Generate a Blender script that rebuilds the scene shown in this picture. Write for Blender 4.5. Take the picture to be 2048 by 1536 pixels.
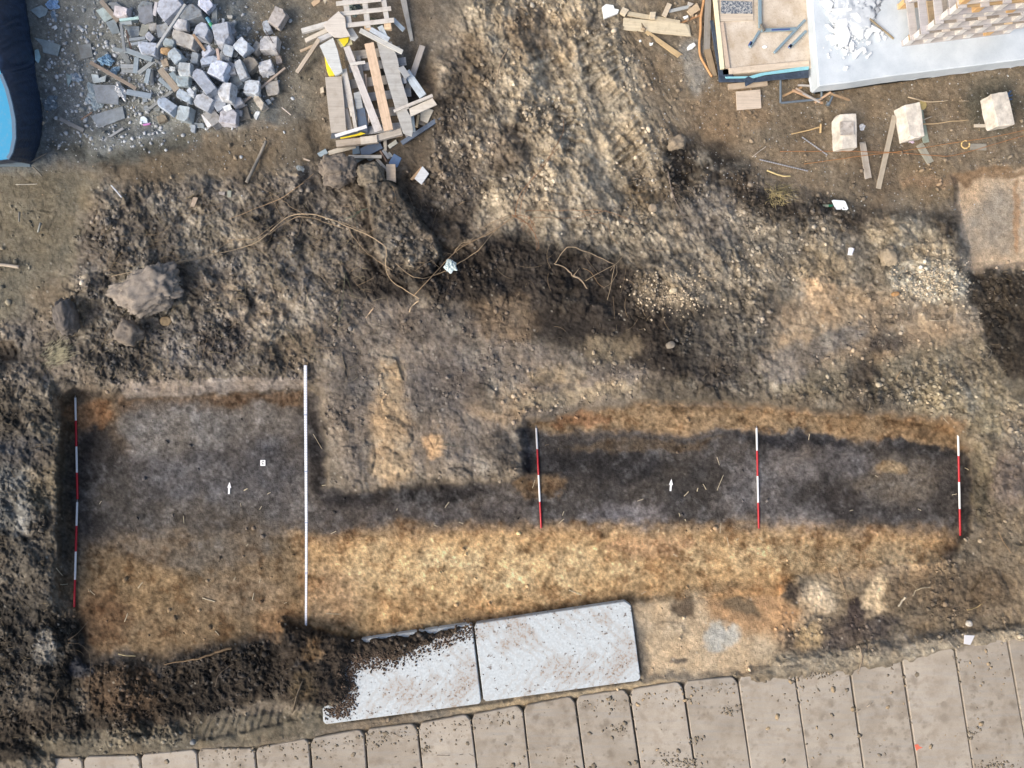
import bpy, bmesh, math, random
import numpy as np
from mathutils import Vector, Matrix, noise as mn

for o in list(bpy.data.objects): bpy.data.objects.remove(o)
S = bpy.context.scene
COLL = S.collection
# ------------------------------------------------------------------ camera
HC = 13.5            # drone height over the working surface, metres
FP = 1404.0          # focal length in photograph pixels
cam_d = bpy.data.cameras.new('drone_camera'); cam = bpy.data.objects.new('drone_camera', cam_d)
COLL.objects.link(cam); cam.location = (0, 0, HC); cam.rotation_euler = (0, 0, 0)
cam_d.sensor_width = 36; cam_d.lens = FP/2048*36; cam_d.clip_start = 0.1; cam_d.clip_end = 500
S.camera = cam
# ------------------------------------------------------------------ light
wd = bpy.data.worlds.new('World'); S.world = wd; wd.use_nodes = True
nt = wd.node_tree; bg = nt.nodes['Background']; sky = nt.nodes.new('ShaderNodeTexSky')
sky.sky_type = 'NISHITA'; sky.sun_disc = False
SUN_EL, SUN_AZ = math.radians(40), math.radians(238)       # azimuth clockwise from +Y
sky.sun_elevation = SUN_EL; sky.sun_rotation = SUN_AZ
sky.air_density = 1.0; sky.dust_density = 6.0; sky.ozone_density = 1.0
nt.links.new(sky.outputs[0], bg.inputs[0]); bg.inputs[1].default_value = 0.15
sd = bpy.data.lights.new('sun', 'SUN'); so = bpy.data.objects.new('sun', sd); COLL.objects.link(so)
sd.energy = 0.82; sd.angle = math.radians(34); sd.color = (1.0, 0.97, 0.92)
dv = Vector((math.sin(SUN_AZ)*math.cos(SUN_EL), math.cos(SUN_AZ)*math.cos(SUN_EL), math.sin(SUN_EL)))
so.rotation_euler = dv.to_track_quat('Z', 'Y').to_euler(); so.location = (0, 0, 30)
S.view_settings.view_transform = 'Standard'; S.view_settings.look = 'None'
S.view_settings.gamma = 1.0; S.view_settings.exposure = 0.58
S.render.engine = 'CYCLES'; S.render.resolution_x = 1024; S.render.resolution_y = 768

# ------------------------------------------------------------------ helpers
def lin(c):
    return tuple(((x/255)/12.92 if x/255 <= 0.04045 else ((x/255+0.055)/1.055)**2.4) for x in c[:3])
def W(px, py, z=0.0):
    k = (HC - z)/FP
    return Vector(((px-1024)*k, (768-py)*k, z))
def pm(px, z=0.0): return px*(HC-z)/FP
def link(o, parent=None):
    COLL.objects.link(o)
    if parent: o.parent = parent
    return o
NAMES = {}
def tag(o, label=None, cat=None, group=None, kind=None):
    if label: o['label'] = label
    if cat: o['category'] = cat
    if group: o['group'] = group
    if kind: o['kind'] = kind
    return o
def empty(name, loc, rz=0):
    o = bpy.data.objects.new(name, None); o.empty_display_size = 0.1
    link(o); o.location = loc; o.rotation_euler = (0, 0, rz); return o
def meshobj(name, verts, faces, mat, parent=None, smooth=False):
    me = bpy.data.meshes.new(name); me.from_pydata([tuple(v) for v in verts], [], faces); me.update()
    if smooth: me.polygons.foreach_set('use_smooth', [True]*len(me.polygons))
    if mat: me.materials.append(mat)
    o = bpy.data.objects.new(name, me); return link(o, parent)
def bmobj(name, bm, mat, parent=None, smooth=False):
    bmesh.ops.recalc_face_normals(bm, faces=bm.faces)
    me = bpy.data.meshes.new(name); bm.to_mesh(me); bm.free()
    if smooth: me.polygons.foreach_set('use_smooth', [True]*len(me.polygons))
    if mat: me.materials.append(mat)
    o = bpy.data.objects.new(name, me); return link(o, parent)
def bm_box(bm, c, s, rz=0.0):
    ca, sa = math.cos(rz), math.sin(rz); vs = []
    for dx in (-.5, .5):
        for dy in (-.5, .5):
            for dz in (-.5, .5):
                x, y = dx*s[0], dy*s[1]
                vs.append(bm.verts.new((c[0]+x*ca-y*sa, c[1]+x*sa+y*ca, c[2]+dz*s[2])))
    for f in ((0,1,3,2),(4,6,7,5),(0,4,5,1),(2,3,7,6),(0,2,6,4),(1,5,7,3)):
        bm.faces.new([vs[i] for i in f])

# ------------------------------------------------------------------ materials
MC = {}
def nodes_new(name):
    m = bpy.data.materials.new(name); m.use_nodes = True; t = m.node_tree
    return m, t, t.nodes['Principled BSDF']
def N(t, typ, **kw):
    n = t.nodes.new(typ)
    for k, v in kw.items(): setattr(n, k, v)
    return n
def mixc(t, fac, a, b, blend='MIX'):
    n = N(t, 'ShaderNodeMix', data_type='RGBA', blend_type=blend)
    for i, v in ((0, fac), (6, a), (7, b)):
        if hasattr(v, 'links'): t.links.new(v, n.inputs[i])
        elif i == 0: n.inputs[0].default_value = v
        else: n.inputs[i].default_value = (*v[:3], 1)
    return n.outputs[2]
def noise(t, vec, scale, detail=4, rough=0.6):
    n = N(t, 'ShaderNodeTexNoise'); n.inputs['Scale'].default_value = scale
    n.inputs['Detail'].default_value = detail; n.inputs['Roughness'].default_value = rough
    if vec is not None: t.links.new(vec, n.inputs['Vector'])
    return n.outputs['Fac']
def ramp(t, fac, a, b, va=0.0, vb=1.0):
    n = N(t, 'ShaderNodeMapRange'); n.inputs[1].default_value = a; n.inputs[2].default_value = b
    n.inputs[3].default_value = va; n.inputs[4].default_value = vb; t.links.new(fac, n.inputs[0]); return n.outputs[0]
def bump(t, b, h, strength, dist):
    n = N(t, 'ShaderNodeBump'); n.inputs['Strength'].default_value = strength; n.inputs['Distance'].default_value = dist
    t.links.new(h, n.inputs['Height']); t.links.new(n.outputs[0], b.inputs['Normal'])
def mapping(t, src, sc):
    m = N(t, 'ShaderNodeMapping'); m.inputs['Scale'].default_value = sc; t.links.new(src, m.inputs[0]); return m.outputs[0]
def objvec(t):
    tc = N(t, 'ShaderNodeTexCoord'); oi = N(t, 'ShaderNodeObjectInfo')
    a = N(t, 'ShaderNodeVectorMath', operation='ADD'); m = N(t, 'ShaderNodeVectorMath', operation='SCALE')
    cb = N(t, 'ShaderNodeCombineXYZ')
    for i in range(3): t.links.new(oi.outputs['Random'], cb.inputs[i])
    t.links.new(cb.outputs[0], m.inputs[0]); m.inputs['Scale'].default_value = 37.0
    t.links.new(tc.outputs['Object'], a.inputs[0]); t.links.new(m.outputs[0], a.inputs[1])
    return a.outputs[0]
def wood(col, stain=0.5):
    key = ('wood', col, stain)
    if key in MC: return MC[key]
    m, t, b = nodes_new('weathered_wood'); v = objvec(t)
    L = lin(col); g = noise(t, mapping(t, v, (1.6, 34, 20)), 1.0, 5, 0.65)
    bl = noise(t, v, 7, 4, 0.6); sp = noise(t, v, 60, 3, 0.7)
    c = mixc(t, ramp(t, g, 0.25, 0.75), tuple(x*0.82 for x in L), tuple(min(x*1.2, .85) for x in L))
    dirt = tuple(a*bb for a, bb in zip(L, (0.55, 0.5, 0.44)))
    c = mixc(t, ramp(t, bl, 0.5, 0.72, 0, stain), c, dirt)
    c = mixc(t, ramp(t, sp, 0.62, 0.7, 0, 0.55), c, dirt)
    t.links.new(c, b.inputs['Base Color']); b.inputs['Roughness'].default_value = 0.85
    bump(t, b, g, 0.5, 0.004); MC[key] = m; return m
def conc(col, stain=0.5, dirt=(104, 92, 76)):
    key = ('conc', col, stain)
    if key in MC: return MC[key]
    m, t, b = nodes_new('rough_concrete'); v = objvec(t); L = lin(col)
    n1 = noise(t, v, 6, 6, 0.65); n2 = noise(t, v, 45, 4, 0.7); n3 = noise(t, v, 14, 5, 0.6)
    c = mixc(t, ramp(t, n1, 0.35, 0.68), tuple(x*0.72 for x in L), tuple(min(x*1.2, .9) for x in L))
    c = mixc(t, ramp(t, n3, 0.5, 0.7, 0, stain), c, lin(dirt))
    c = mixc(t, ramp(t, n2, 0.6, 0.75, 0, 0.5), c, tuple(x*0.5 for x in L))
    t.links.new(c, b.inputs['Base Color']); b.inputs['Roughness'].default_value = 0.9
    bump(t, b, n2, 0.5, 0.006); MC[key] = m; return m
def paint(col, rough=0.45, dirt=0.3, metal=0.0, dcol=(96, 84, 70)):
    key = ('paint', col, rough, dirt, metal)
    if key in MC: return MC[key]
    m, t, b = nodes_new('painted_surface'); v = objvec(t); L = lin(col)
    n = noise(t, v, 18, 5, 0.65)
    c = mixc(t, ramp(t, n, 0.5, 0.75, 0, dirt), L, lin(dcol))
    t.links.new(c, b.inputs['Base Color']); b.inputs['Roughness'].default_value = rough; b.inputs['Metallic'].default_value = metal
    MC[key] = m; return m
def film(col, rough=0.3, trans=0.0):
    key = ('film', col, rough, trans)
    if key in MC: return MC[key]
    m, t, b = nodes_new('plastic_film'); v = objvec(t); L = lin(col)
    n = noise(t, v, 11, 5, 0.6)
    c = mixc(t, ramp(t, n, 0.4, 0.7), tuple(x*0.7 for x in L), tuple(min(x*1.25, .9) for x in L))
    t.links.new(c, b.inputs['Base Color']); b.inputs['Roughness'].default_value = rough
    if trans: b.inputs['Alpha'].default_value = 1-trans
    bump(t, b, noise(t, v, 22, 4, 0.6), 0.7, 0.02); MC[key] = m; return m
# ------------------------------------------------------------------ ground: one sheet, real relief
RS = np.random.RandomState(11)
T1 = RS.rand(256, 256).astype(np.float32); T2 = RS.rand(256, 256).astype(np.float32); T3 = RS.rand(256, 256).astype(np.float32)
def vn(u, v, s, sd=0):
    x = u/s + sd*17.3 + 1000; y = v/s + sd*9.7 + 1000
    xi = np.floor(x).astype(np.int64); yi = np.floor(y).astype(np.int64); fx = x-xi; fy = y-yi
    fx = fx*fx*(3-2*fx); fy = fy*fy*(3-2*fy); xi &= 255; yi &= 255; x1 = (xi+1) & 255; y1 = (yi+1) & 255
    return (T1[yi, xi]*(1-fx)+T1[yi, x1]*fx)*(1-fy) + (T1[y1, xi]*(1-fx)+T1[y1, x1]*fx)*fy
def fbm(u, v, s, octv=4, sd=0, g=0.55):
    r = 0; a = 1; tot = 0
    for i in range(octv):
        ca, sa = math.cos(0.6*i), math.sin(0.6*i)
        r = r + a*(vn(u*ca-v*sa, u*sa+v*ca, s/(2.03**i), sd+i*3)-0.5); tot += a; a *= g
    return r/tot*2       # about -1..1
def worley(u, v, cell, sd=0):
    x = u/cell + sd*13.1 + 500; y = v/cell + sd*5.3 + 500
    xi = np.floor(x).astype(np.int64); yi = np.floor(y).astype(np.int64)
    best = np.full(u.shape, 9.0, np.float32); sec = best.copy(); rid = np.zeros(u.shape, np.float32)
    for dy in (-1, 0, 1):
        for dx in (-1, 0, 1):
            cx = xi+dx; cy = yi+dy; a = cx & 255; b = cy & 255
            d = np.hypot(x-(cx+0.15+0.7*T1[b, a]), y-(cy+0.15+0.7*T2[b, a])).astype(np.float32)
            nw = d < best; sec = np.where(nw, best, np.minimum(sec, d))
            rid = np.where(nw, T3[b, a], rid); best = np.where(nw, d, best)
    return best, sec, rid
def sm(x, a, b):
    t = np.clip((x-a)/(b-a), 0, 1); return t*t*(3-2*t)
def axis(lo, hi, step, far):
    core = np.arange(lo, hi+1, step, dtype=np.float64); a = []; d = step; x = lo
    while x > far[0]: d *= 1.45; x -= d; a.append(x)
    b = []; d = step; x = core[-1]
    while x < far[1]: d *= 1.45; x += d; b.append(x)
    return np.array(a[::-1]+list(core)+b), len(a), len(core)
UA, U0, NU = axis(-60, 2108, 2, (-6000, 8000)); VA, V0, NV = axis(-60, 1596, 2, (-6000, 7500))
U, V = np.meshgrid(UA, VA)
wA = fbm(U, V, 70, 4, 1); wB = fbm(U, V, 70, 4, 2); wC = fbm(U, V, 16, 3, 3); wD = fbm(U, V, 16, 3, 4)
def pmask(poly, fe, warp=10, wf=4):
    """soft mask of a polygon given in photograph pixels; rim roughened by noise"""
    P = np.array(poly, float); pad = fe+warp+wf+4
    c0 = np.searchsorted(UA, P[:, 0].min()-pad); c1 = np.searchsorted(UA, P[:, 0].max()+pad)
    r0 = np.searchsorted(VA, P[:, 1].min()-pad); r1 = np.searchsorted(VA, P[:, 1].max()+pad)
    sl = (slice(r0, r1), slice(c0, c1))
    x = U[sl]+warp*wA[sl]+wf*wC[sl]; y = V[sl]+warp*wB[sl]+wf*wD[sl]
    ins = np.zeros(x.shape, bool); dist = np.full(x.shape, 1e9)
    n = len(P)
    for i in range(n):
        ax, ay = P[i]; bx, by = P[(i+1) % n]; ex, ey = bx-ax, by-ay
        t = np.clip(((x-ax)*ex+(y-ay)*ey)/(ex*ex+ey*ey+1e-9), 0, 1)
        dist = np.minimum(dist, np.hypot(x-ax-t*ex, y-ay-t*ey))
        if ay != by:
            c = ((ay > y) != (by > y)) & (x < (bx-ax)*(y-ay)/(by-ay)+ax); ins ^= c
    sd = np.where(ins, dist, -dist)
    return sl, sm(sd, -fe/2, fe/2)
def ell(cx, cy, rx, ry, ang=0, n=14):
    a = math.radians(ang); return [(cx+rx*math.cos(t)*math.cos(a)-ry*math.sin(t)*math.sin(a), cy+rx*math.cos(t)*math.sin(a)+ry*math.sin(t)*math.cos(a)) for t in [2*math.pi*i/n for i in range(n)]]

# ---- relief: base levels (metres)
Z = 0.05*fbm(U, V, 260, 3, 7)
def hp(poly, z, fe=20, warp=8, wf=3, add=False):
    sl, m = pmask(poly, fe, warp, wf)
    if add: Z[sl] += m*z
    else: Z[sl] = Z[sl]*(1-m)+z*m
BIG = -300
# flat yard top left, raised bank under it
hp([(BIG,BIG),(620,BIG),(610,180),(560,235),(430,265),(300,290),(190,340),(80,345),(BIG,350)], 0.0, 26, 6)
hp([(170,262),(420,262),(600,225),(640,330),(560,370),(380,345),(200,395)], 0.10, 30, 8)
hp([(190,330),(240,340),(330,300),(430,285),(430,272),(300,280),(200,305)], -0.0, 30, 10)
hp([(180,385),(330,360),(480,345),(640,330),(740,380),(780,560),(740,700),(600,745),(420,760),(240,760),(120,770),(60,720),(150,560),(210,470)], 0.20, 70, 14)
hp([(BIG,760),(90,720),(120,790),(125,1000),(115,1210),(150,1290),(110,1400),(BIG,1500)], 0.16, 36, 12)
hp([(740,560),(1000,470),(1290,520),(1500,600),(1520,720),(1380,770),(1150,780),(1000,850),(1030,940),(900,950),(700,960),(655,850),(650,720)], 0.20, 60, 12)
hp([(870,120),(940,90),(985,200),(1000,330),(930,420),(850,330)], 0.14, 50, 12)
hp([(960,0),(1010,0),(1070,120),(1080,210),(1180,330),(1300,440),(1240,470),(1000,430),(980,250)], 0.18, 50, 14)
hp([(1210,90),(1250,200),(1310,270),(1400,330),(1560,400),(1700,430),(1900,440),(1935,560),(1920,620),(1700,610),(1560,640),(1430,640),(1290,560),(1260,420),(1330,380),(1300,330),(1230,230),(1190,120)], 0.19, 70, 16)
hp([(1780,430),(1900,440),(1940,600),(1800,600),(1740,520)], 0.27, 50, 14)
hp([(1280,540),(1330,520),(1430,570),(1400,625),(1330,620)], 0.26, 40, 10)
hp([(1540,590),(1900,600),(1960,700),(1700,770),(1500,780),(1520,680)], 0.12, 60, 12)
hp([(1530,790),(1680,735),(2200,700),(2200,1020),(1990,1000),(1950,880),(1900,835),(1700,815)], 0.10, 40, 12)
# long slab of turf tipped over
hp([(731,366),(776,360),(797,372),(803,395),(830,420),(845,450),(868,470),(880,510),(865,545),(835,566),(800,566),(775,546),(757,505),(745,455),(737,410)], 0.42, 6, 2, 2)
# cut at right (square machine cut) and void
hp([(1905,350),(2200,310),(2200,520),(2040,530),(1945,545),(1925,470),(1912,400)], -0.16, 14, 6)
hp([(1945,545),(2200,520),(2200,700),(2010,690),(1960,620)], -0.08, 26, 8)
hp([(BIG,682),(28,684),(36,700),(34,722),(BIG,724)], -0.45, 6, 1)
hp([(1340,310),(1400,280),(1420,330),(1370,370),(1330,350)], -0.10, 34, 8)
# trench
TR = [(128,800),(150,778),(232,792),(245,790),(420,790),(600,776),(636,790),(648,870),(652,972),(700,985),(800,980),(940,968),(1020,962),(1052,945),(1048,890),(1036,858),(1060,842),(1130,834),(1190,822),(1290,806),(1420,806),(1560,820),(1700,826),(1830,832),(1905,856),(1932,900),(1940,990),(1936,1060),(1900,1120),(1600,1150),(1560,1190),(1260,1205),(950,1250),(700,1290),(600,1330),(350,1370),(160,1330),(150,1220),(122,1190),(118,1000)]
sl, m = pmask(TR, 18, 6, 6)
depth = -0.30 + 0.22*sm(V[sl], 1040, 1250) + 0.02*wA[sl]
depth = depth*(1-.9*sm(V[sl], 1075, 1150)*sm(U[sl], 1400, 1580))
Z[sl] = Z[sl]*(1-m)+depth*m
# battered faces: the sandy north ledge of the east trench and the ledge of the west one
hp([(1050,842),(1290,808),(1700,826),(1905,858),(1930,900),(1800,876),(1600,872),(1500,866),(1300,862),(1090,862)], -0.24, 24, 6)
hp([(240,778),(300,772),(560,764),(606,762),(606,776),(420,790),(245,800)], -0.12, 10, 4)
hp([(1060,835),(1180,806),(1330,790),(1320,776),(1180,782),(1060,815)], 0.06, 18, 3)
# lower side
hp([(1285,1200),(1400,1180),(1560,1150),(2200,1100),(2200,1290),(1960,1290),(1600,1330),(1300,1350)], -0.02, 30, 6)
hp([(150,1330),(330,1325),(470,1290),(640,1262),(690,1290),(640,1420),(560,1400),(380,1440),(200,1440),(150,1400)], 0.10, 46, 10)
# road bed: slabs sit on it
RB = [(BIG,1560),(90,1512),(400,1500),(618,1474),(830,1446),(1045,1412),(1260,1378),(1480,1352),(1700,1340),(1910,1300),(2200,1262),(2600,1190),(9000,200),(9000,9000),(BIG-6000,9000),(BIG-6000,1900)]
hp(RB, -0.10, 12, 2, 1)
hp([(BIG,1490),(60,1494),(104,1508),(112,1530),(96,1600),(BIG,1640)], 0.07, 14, 6, 8)
# bed of the two white plates
hp([(636,1296),(940,1252),(1258,1206),(1284,1360),(960,1410),(650,1450)], -0.06, 8, 1, 1)
# soil lying over the plate's buried corner and over the slab ends
COVER = [(560,1250),(690,1270),(705,1281),(940,1250),(944,1256),(880,1270),(850,1290),(790,1316),(720,1316),(692,1328),(690,1350),(698,1372),(694,1400),(676,1418),(648,1412),(600,1440),(560,1400)]
hp(COVER, 0.135, 26, 8, 12)
hp([(560,1250),(680,1275),(690,1300),(686,1390),(640,1410),(590,1420)], 0.26, 30, 6, 5)
hp([(1470,1352),(1580,1310),(1720,1300),(1900,1268),(2200,1235),(2200,1262),(2040,1276),(1920,1296),(1820,1322),(1760,1342),(1640,1354),(1560,1366)], 0.07, 22, 10, 12)
hp([(560,1425),(700,1440),(640,1470),(560,1490),(400,1500),(90,1516),(60,1470),(330,1440)], 0.02, 14, 3)
# yard mound beneath the rubble
hp([(230,-80),(560,-80),(570,60),(560,180),(520,230),(420,262),(330,250),(290,190),(250,130),(215,40)], 0.10, 50, 6, add=True)
hp([(300,-80),(470,-80),(500,90),(470,200),(380,210),(310,120)], 0.12, 60, 6, add=True)

# ---- relief: roughness
def rmap(base, lst):
    R = np.full(U.shape, base, np.float32)
    for poly, val, fe in lst:
        s_, m_ = pmask(poly, fe, 10, 3); R[s_] = R[s_]*(1-m_)+val*m_
    return R
SPOIL = [(170,375),(480,345),(640,325),(720,350),(860,330),(870,130),(960,-60),(1250,-60),(1240,120),(1300,230),(1400,300),(1700,410),(1930,430),(1945,620),(2010,760),(2060,900),(1980,960),(1940,880),(1880,830),(1560,812),(1300,780),(1150,790),(1040,840),(1030,900),(1040,950),(700,975),(650,850),(630,760),(330,772),(230,780),(120,780),(115,1200),(160,1290),(BIG,1400),(BIG,740),(90,600),(150,480)]
Rc = rmap(0.22, [(SPOIL, 1.0, 40),
    ([(640,560),(1000,600),(1250,640),(1330,770),(1040,840),(1030,930),(720,960),(650,800)], 0.45, 60),
    ([(1540,590),(1900,600),(1960,700),(1700,770),(1540,760)], 0.45, 50),
    ([(BIG,330),(180,380),(150,560),(60,640),(BIG,650)], 0.25, 50),
    ([(1180,60),(1290,100),(1330,380),(1180,300)], 0.6, 30),
    ([(1290,-60),(2200,-60),(2200,420),(1700,410),(1400,300),(1300,200)], 0.22, 50),
    (TR, 0.05, 8), ([(1905,350),(2200,310),(2200,520),(1945,540)], 0.03, 10),
    (COVER, 0.8, 10), ([(150,1330),(330,1330),(470,1290),(640,1262),(690,1290),(640,1420),(560,1400),(380,1440),(200,1440),(150,1400)], 0.9, 30),
    ([(BIG,1200),(150,1220),(160,1400),(400,1430),(380,1480),(BIG,1520)], 0.9, 30),
    ([(1285,1200),(1560,1170),(1560,1330),(1300,1345)], 0.16, 20), ([(1560,1150),(1900,1110),(2200,1000),(2200,1290),(1700,1345),(1560,1330)], .55, 40), ([(1945,545),(2200,535),(2200,700),(2010,760),(1960,700)], 1.0, 14), ([(1950,800),(2200,800),(2200,1000),(1960,1100)], .6, 40), (RB, 0.02, 6), ([(BIG,1490),(60,1494),(104,1508),(112,1530),(96,1600),(BIG,1640)], .6, 10)])
def clod(cell, sd, amp, thr):
    f1, f2, rid = worley(U+.35*cell*fbm(U, V, cell*.8, 3, 70+sd), V+.35*cell*fbm(U, V, cell*.8, 3, 75+sd), cell, sd)
    k = np.clip((rid-thr)/(1-thr), 0, 1); r = 0.34+0.3*k
    return np.sqrt(np.clip(1-(f1/r)**2, 0, 1))*k*(cell*0.0096)*amp, k, f1, f2
c1, k1, _, _ = clod(9, 1, 0.55, 0.25); c2, k2, f12, _ = clod(17, 2, 0.6, 0.35)
c3, k3, _, _ = clod(34, 3, 0.5, 0.45); c4, k4, _, _ = clod(64, 4, 0.40, 0.55)
lump = fbm(U, V, 48, 5, 20, 0.6); fine = fbm(U, V, 9, 3, 30)
ridg = 1-np.abs(fbm(U, V, 90, 5, 40, 0.6))*2.2
# crumb clusters: crumbs heap up in patches rather than everywhere
clus = sm(fbm(U, V, 75, 4, 50), -0.12, 0.32)
clus2 = sm(fbm(U, V, 60, 3, 55), -0.1, 0.5)
Z += Rc*(0.085*lump + 0.03*ridg + c1*(.15+.85*clus) + c2*(0.15+0.85*clus*clus2)*1.1 + c3*(0.05+0.75*clus*clus2)*.7 + 0.55*c4 + .035*(1-2*np.abs(fbm(U, V, 40, 5, 58, .65))) + .05*fbm(U, V, 24, 4, 56, .62) + .036*fbm(U, V, 9, 3, 57)) + (0.005+0.016*Rc)*fine + Rc*.022*fbm(U, V, 5.5, 2, 33) + Rc*.016*(RS.rand(*U.shape)-.5)
Z += 0.10*Rc*sm(fbm(U, V, 130, 3, 60), 0.05, 0.5)
# sharp cracks between dried pieces of spoil
f1, f2, rr = worley(U+10*wC, V+10*wD, 26, 9)
Z -= 0.04*Rc*(1-sm(f2-f1, 0.0, 0.12))*sm(fbm(U, V, 80, 3, 70), 0.15, 0.5)
# ruts and smears dragged down the slope from the top edge towards the lower right
sm_, mm_ = pmask([(930,BIG),(1260,BIG),(1330,160),(1420,330),(1560,520),(1500,640),(1280,560),(1080,420),(960,300),(900,120)], 70, 14, 8)
aa = U*.50+V*.866; bb = -U*.866+V*.50
st_ = fbm(aa/5+3*wA, bb+14*wA, 26, 5, 190, .68)
Z[sm_] += mm_*(.11*st_+.05*np.abs(fbm(aa/4, bb+10*wB, 50, 4, 191)))[sm_]
sm_, mm_ = pmask([(170,380),(640,340),(900,420),(900,560),(640,740),(200,740)], 70, 14, 8)
a2 = U*.62+V*.78; b2 = -U*.78+V*.62
Z[sm_] += mm_*(.07*fbm(a2/3+3*wA, b2+10*wA, 24, 5, 195, .7))[sm_]
# machine tracks: cleat prints pressed across a path
def track(pts, half, pitch, dz, lean=0.0, chev=False):
    for (ax, ay), (bx, by) in zip(pts[:-1], pts[1:]):
        Ld = math.hypot(bx-ax, by-ay); ex, ey = (bx-ax)/Ld, (by-ay)/Ld
        c0 = np.searchsorted(UA, min(ax, bx)-half-14); c1_ = np.searchsorted(UA, max(ax, bx)+half+14)
        r0 = np.searchsorted(VA, min(ay, by)-half-14); r1 = np.searchsorted(VA, max(ay, by)+half+14)
        s_ = (slice(r0, r1), slice(c0, c1_)); x = U[s_]+4*wC[s_]-ax; y = V[s_]+4*wD[s_]-ay
        a = x*ex+y*ey; b = -x*ey+y*ex
        msk = sm(half-np.abs(b), 0, 8)*sm(a, -4, 4)*sm(Ld-a, -4, 4)
        ph = (a + lean*(np.abs(b) if chev else b))/pitch
        ph = ph+.35*fbm(x, y, 30, 3, 61)
        tri = np.abs(ph-np.floor(ph)-0.5)*2; msk = msk*sm(fbm(x+ax, y+ay, 34, 3, 62), -.75, -.1)
        Z[s_] += msk*dz*(sm(tri, 0.25, 0.75)-0.75)*(0.55+0.45*(wA[s_] > -0.3))
        Z[s_] += 0.05*sm(np.abs(b), half-7, half)*sm(half+14-np.abs(b), 0, 10)*sm(a, 0, 12)*sm(Ld-a, 0, 12)
track([(1075,90),(1120,160),(1135,240),(1150,300)], 28, 17, 0.085, 0.25)
track([(1185,60),(1205,150),(1235,230),(1275,320)], 40, 18, 0.08, -0.3)
track([(1090,160),(1060,200),(1040,280)], 18, 17, 0.06)
track([(1240,300),(1290,345),(1310,390)], 36, 17, 0.07, .2)
track([(390,1462),(470,1448),(560,1425),(640,1405)], 24, 17, 0.028, 0.55)
track([(1480,1385),(1560,1360),(1620,1348)], 12, 13, 0.03, 0.3)
# scraped arcs of a digger bucket, right of centre
rad = np.hypot(U-1900, (V-1010)*1.25); arc = np.sin(rad/9.0+2*wA)*sm(V, 590, 640)*sm(760-V, 0, 60)*sm(U, 1540, 1600)*sm(1900-U, 0, 80)
Z += 0.012*arc

# ---- soil colours (what each soil is, with some wall light, shade and vignetting painted in)
def lc(c): return np.array(lin(c), np.float32)
C = np.zeros(U.shape+(3,), np.float32)+lc((128,113,94))
def soil(poly, col, fe=40, warp=22, wf=11, op=1.0):
    s_, m_ = pmask(poly, fe, warp, wf); m_ = (m_*op)[..., None]; C[s_] = C[s_]*(1-m_)+lc(col)*m_
def sp(cx, cy, rx, ry, col, ang=0, fe=None, op=1.0, warp=16):
    soil(ell(cx, cy, rx, ry, ang), col, fe or min(rx, ry)*0.9, warp, min(14, min(rx, ry)*.6+3), op)
soil([(BIG,BIG),(620,BIG),(600,180),(560,240),(380,270),(200,330),(60,350),(BIG,350)], (118,121,120), 50)
soil([(480,BIG),(650,BIG),(640,250),(560,240),(500,90)], (122,113,98), 40)
soil([(80,300),(200,300),(300,270),(420,262),(300,330),(200,350)], (88,88,82), 30)
soil([(BIG,335),(180,350),(240,400),(160,520),(110,640),(BIG,690)], (116,106,86), 40)
soil([(190,330),(620,240),(720,330),(560,370),(380,350),(240,395)], (118,102,80), 30)
soil([(180,385),(340,362),(640,330),(760,370),(790,560),(740,700),(600,770),(230,785),(BIG,780),(BIG,680),(120,620),(160,500)], (98,88,78), 40)
sp(500,620,80,50,(138,122,104)); sp(420,470,90,50,(126,114,98)); sp(300,590,70,45,(128,122,112),20); sp(660,600,60,80,(112,102,92))
sp(320,460,50,40,(80,72,64)); sp(180,700,110,50,(86,78,70)); sp(600,690,80,40,(92,80,66)); sp(540,520,90,30,(104,96,88))
sp(360,690,60,50,(104,96,90)); sp(450,690,60,40,(88,78,72)); sp(120,600,60,50,(120,104,82))
soil([(640,330),(900,100),(960,110),(1000,420),(880,520),(760,560),(700,400)], (98,84,68), 50)
soil([(731,366),(776,360),(797,372),(845,450),(880,510),(865,545),(800,566),(757,505),(737,410)], (96,86,74), 14, 4)
soil([(640,560),(820,520),(1060,440),(1300,520),(1500,640),(1540,740),(1320,780),(1150,700),(900,620),(760,640)], (56,48,42), 60)
soil([(640,600),(860,600),(1100,690),(1330,760),(1180,820),(1040,850),(1030,940),(900,950),(700,980),(640,860)], (112,99,87), 50)
soil([(760,720),(800,730),(822,860),(830,960),(770,970),(740,940),(735,840)], (152,124,88), 30, 14)
sp(870,886,22,26,(176,138,92)); sp(1000,800,60,40,(132,110,84)); sp(1150,790,140,16,(142,124,98),-6); sp(1110,745,60,20,(138,118,90)); sp(690,780,40,90,(96,86,78))
sp(1010,640,70,40,(112,92,70)); sp(860,650,90,40,(88,78,70)); sp(900,760,70,60,(98,88,82)); sp(1220,700,60,30,(126,108,82))
soil([(900,BIG),(1300,BIG),(1330,100),(1280,200),(1440,420),(1300,540),(1100,470),(960,430),(950,100)], (142,127,105), 50)
sp(960,150,40,100,(100,86,68),-10); sp(1060,60,50,60,(112,96,76)); sp(1230,260,90,60,(150,134,110)); sp(1150,420,140,70,(132,118,98)); sp(1010,300,50,60,(110,96,80)); sp(1290,390,50,26,(100,84,62)); sp(890,420,60,80,(88,76,64)); sp(1130,30,30,90,(140,122,96))
soil([(1250,60),(1420,BIG),(2200,BIG),(2200,330),(1900,340),(1900,430),(1700,420),(1420,300),(1300,200)], (130,111,86), 50)
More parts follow.
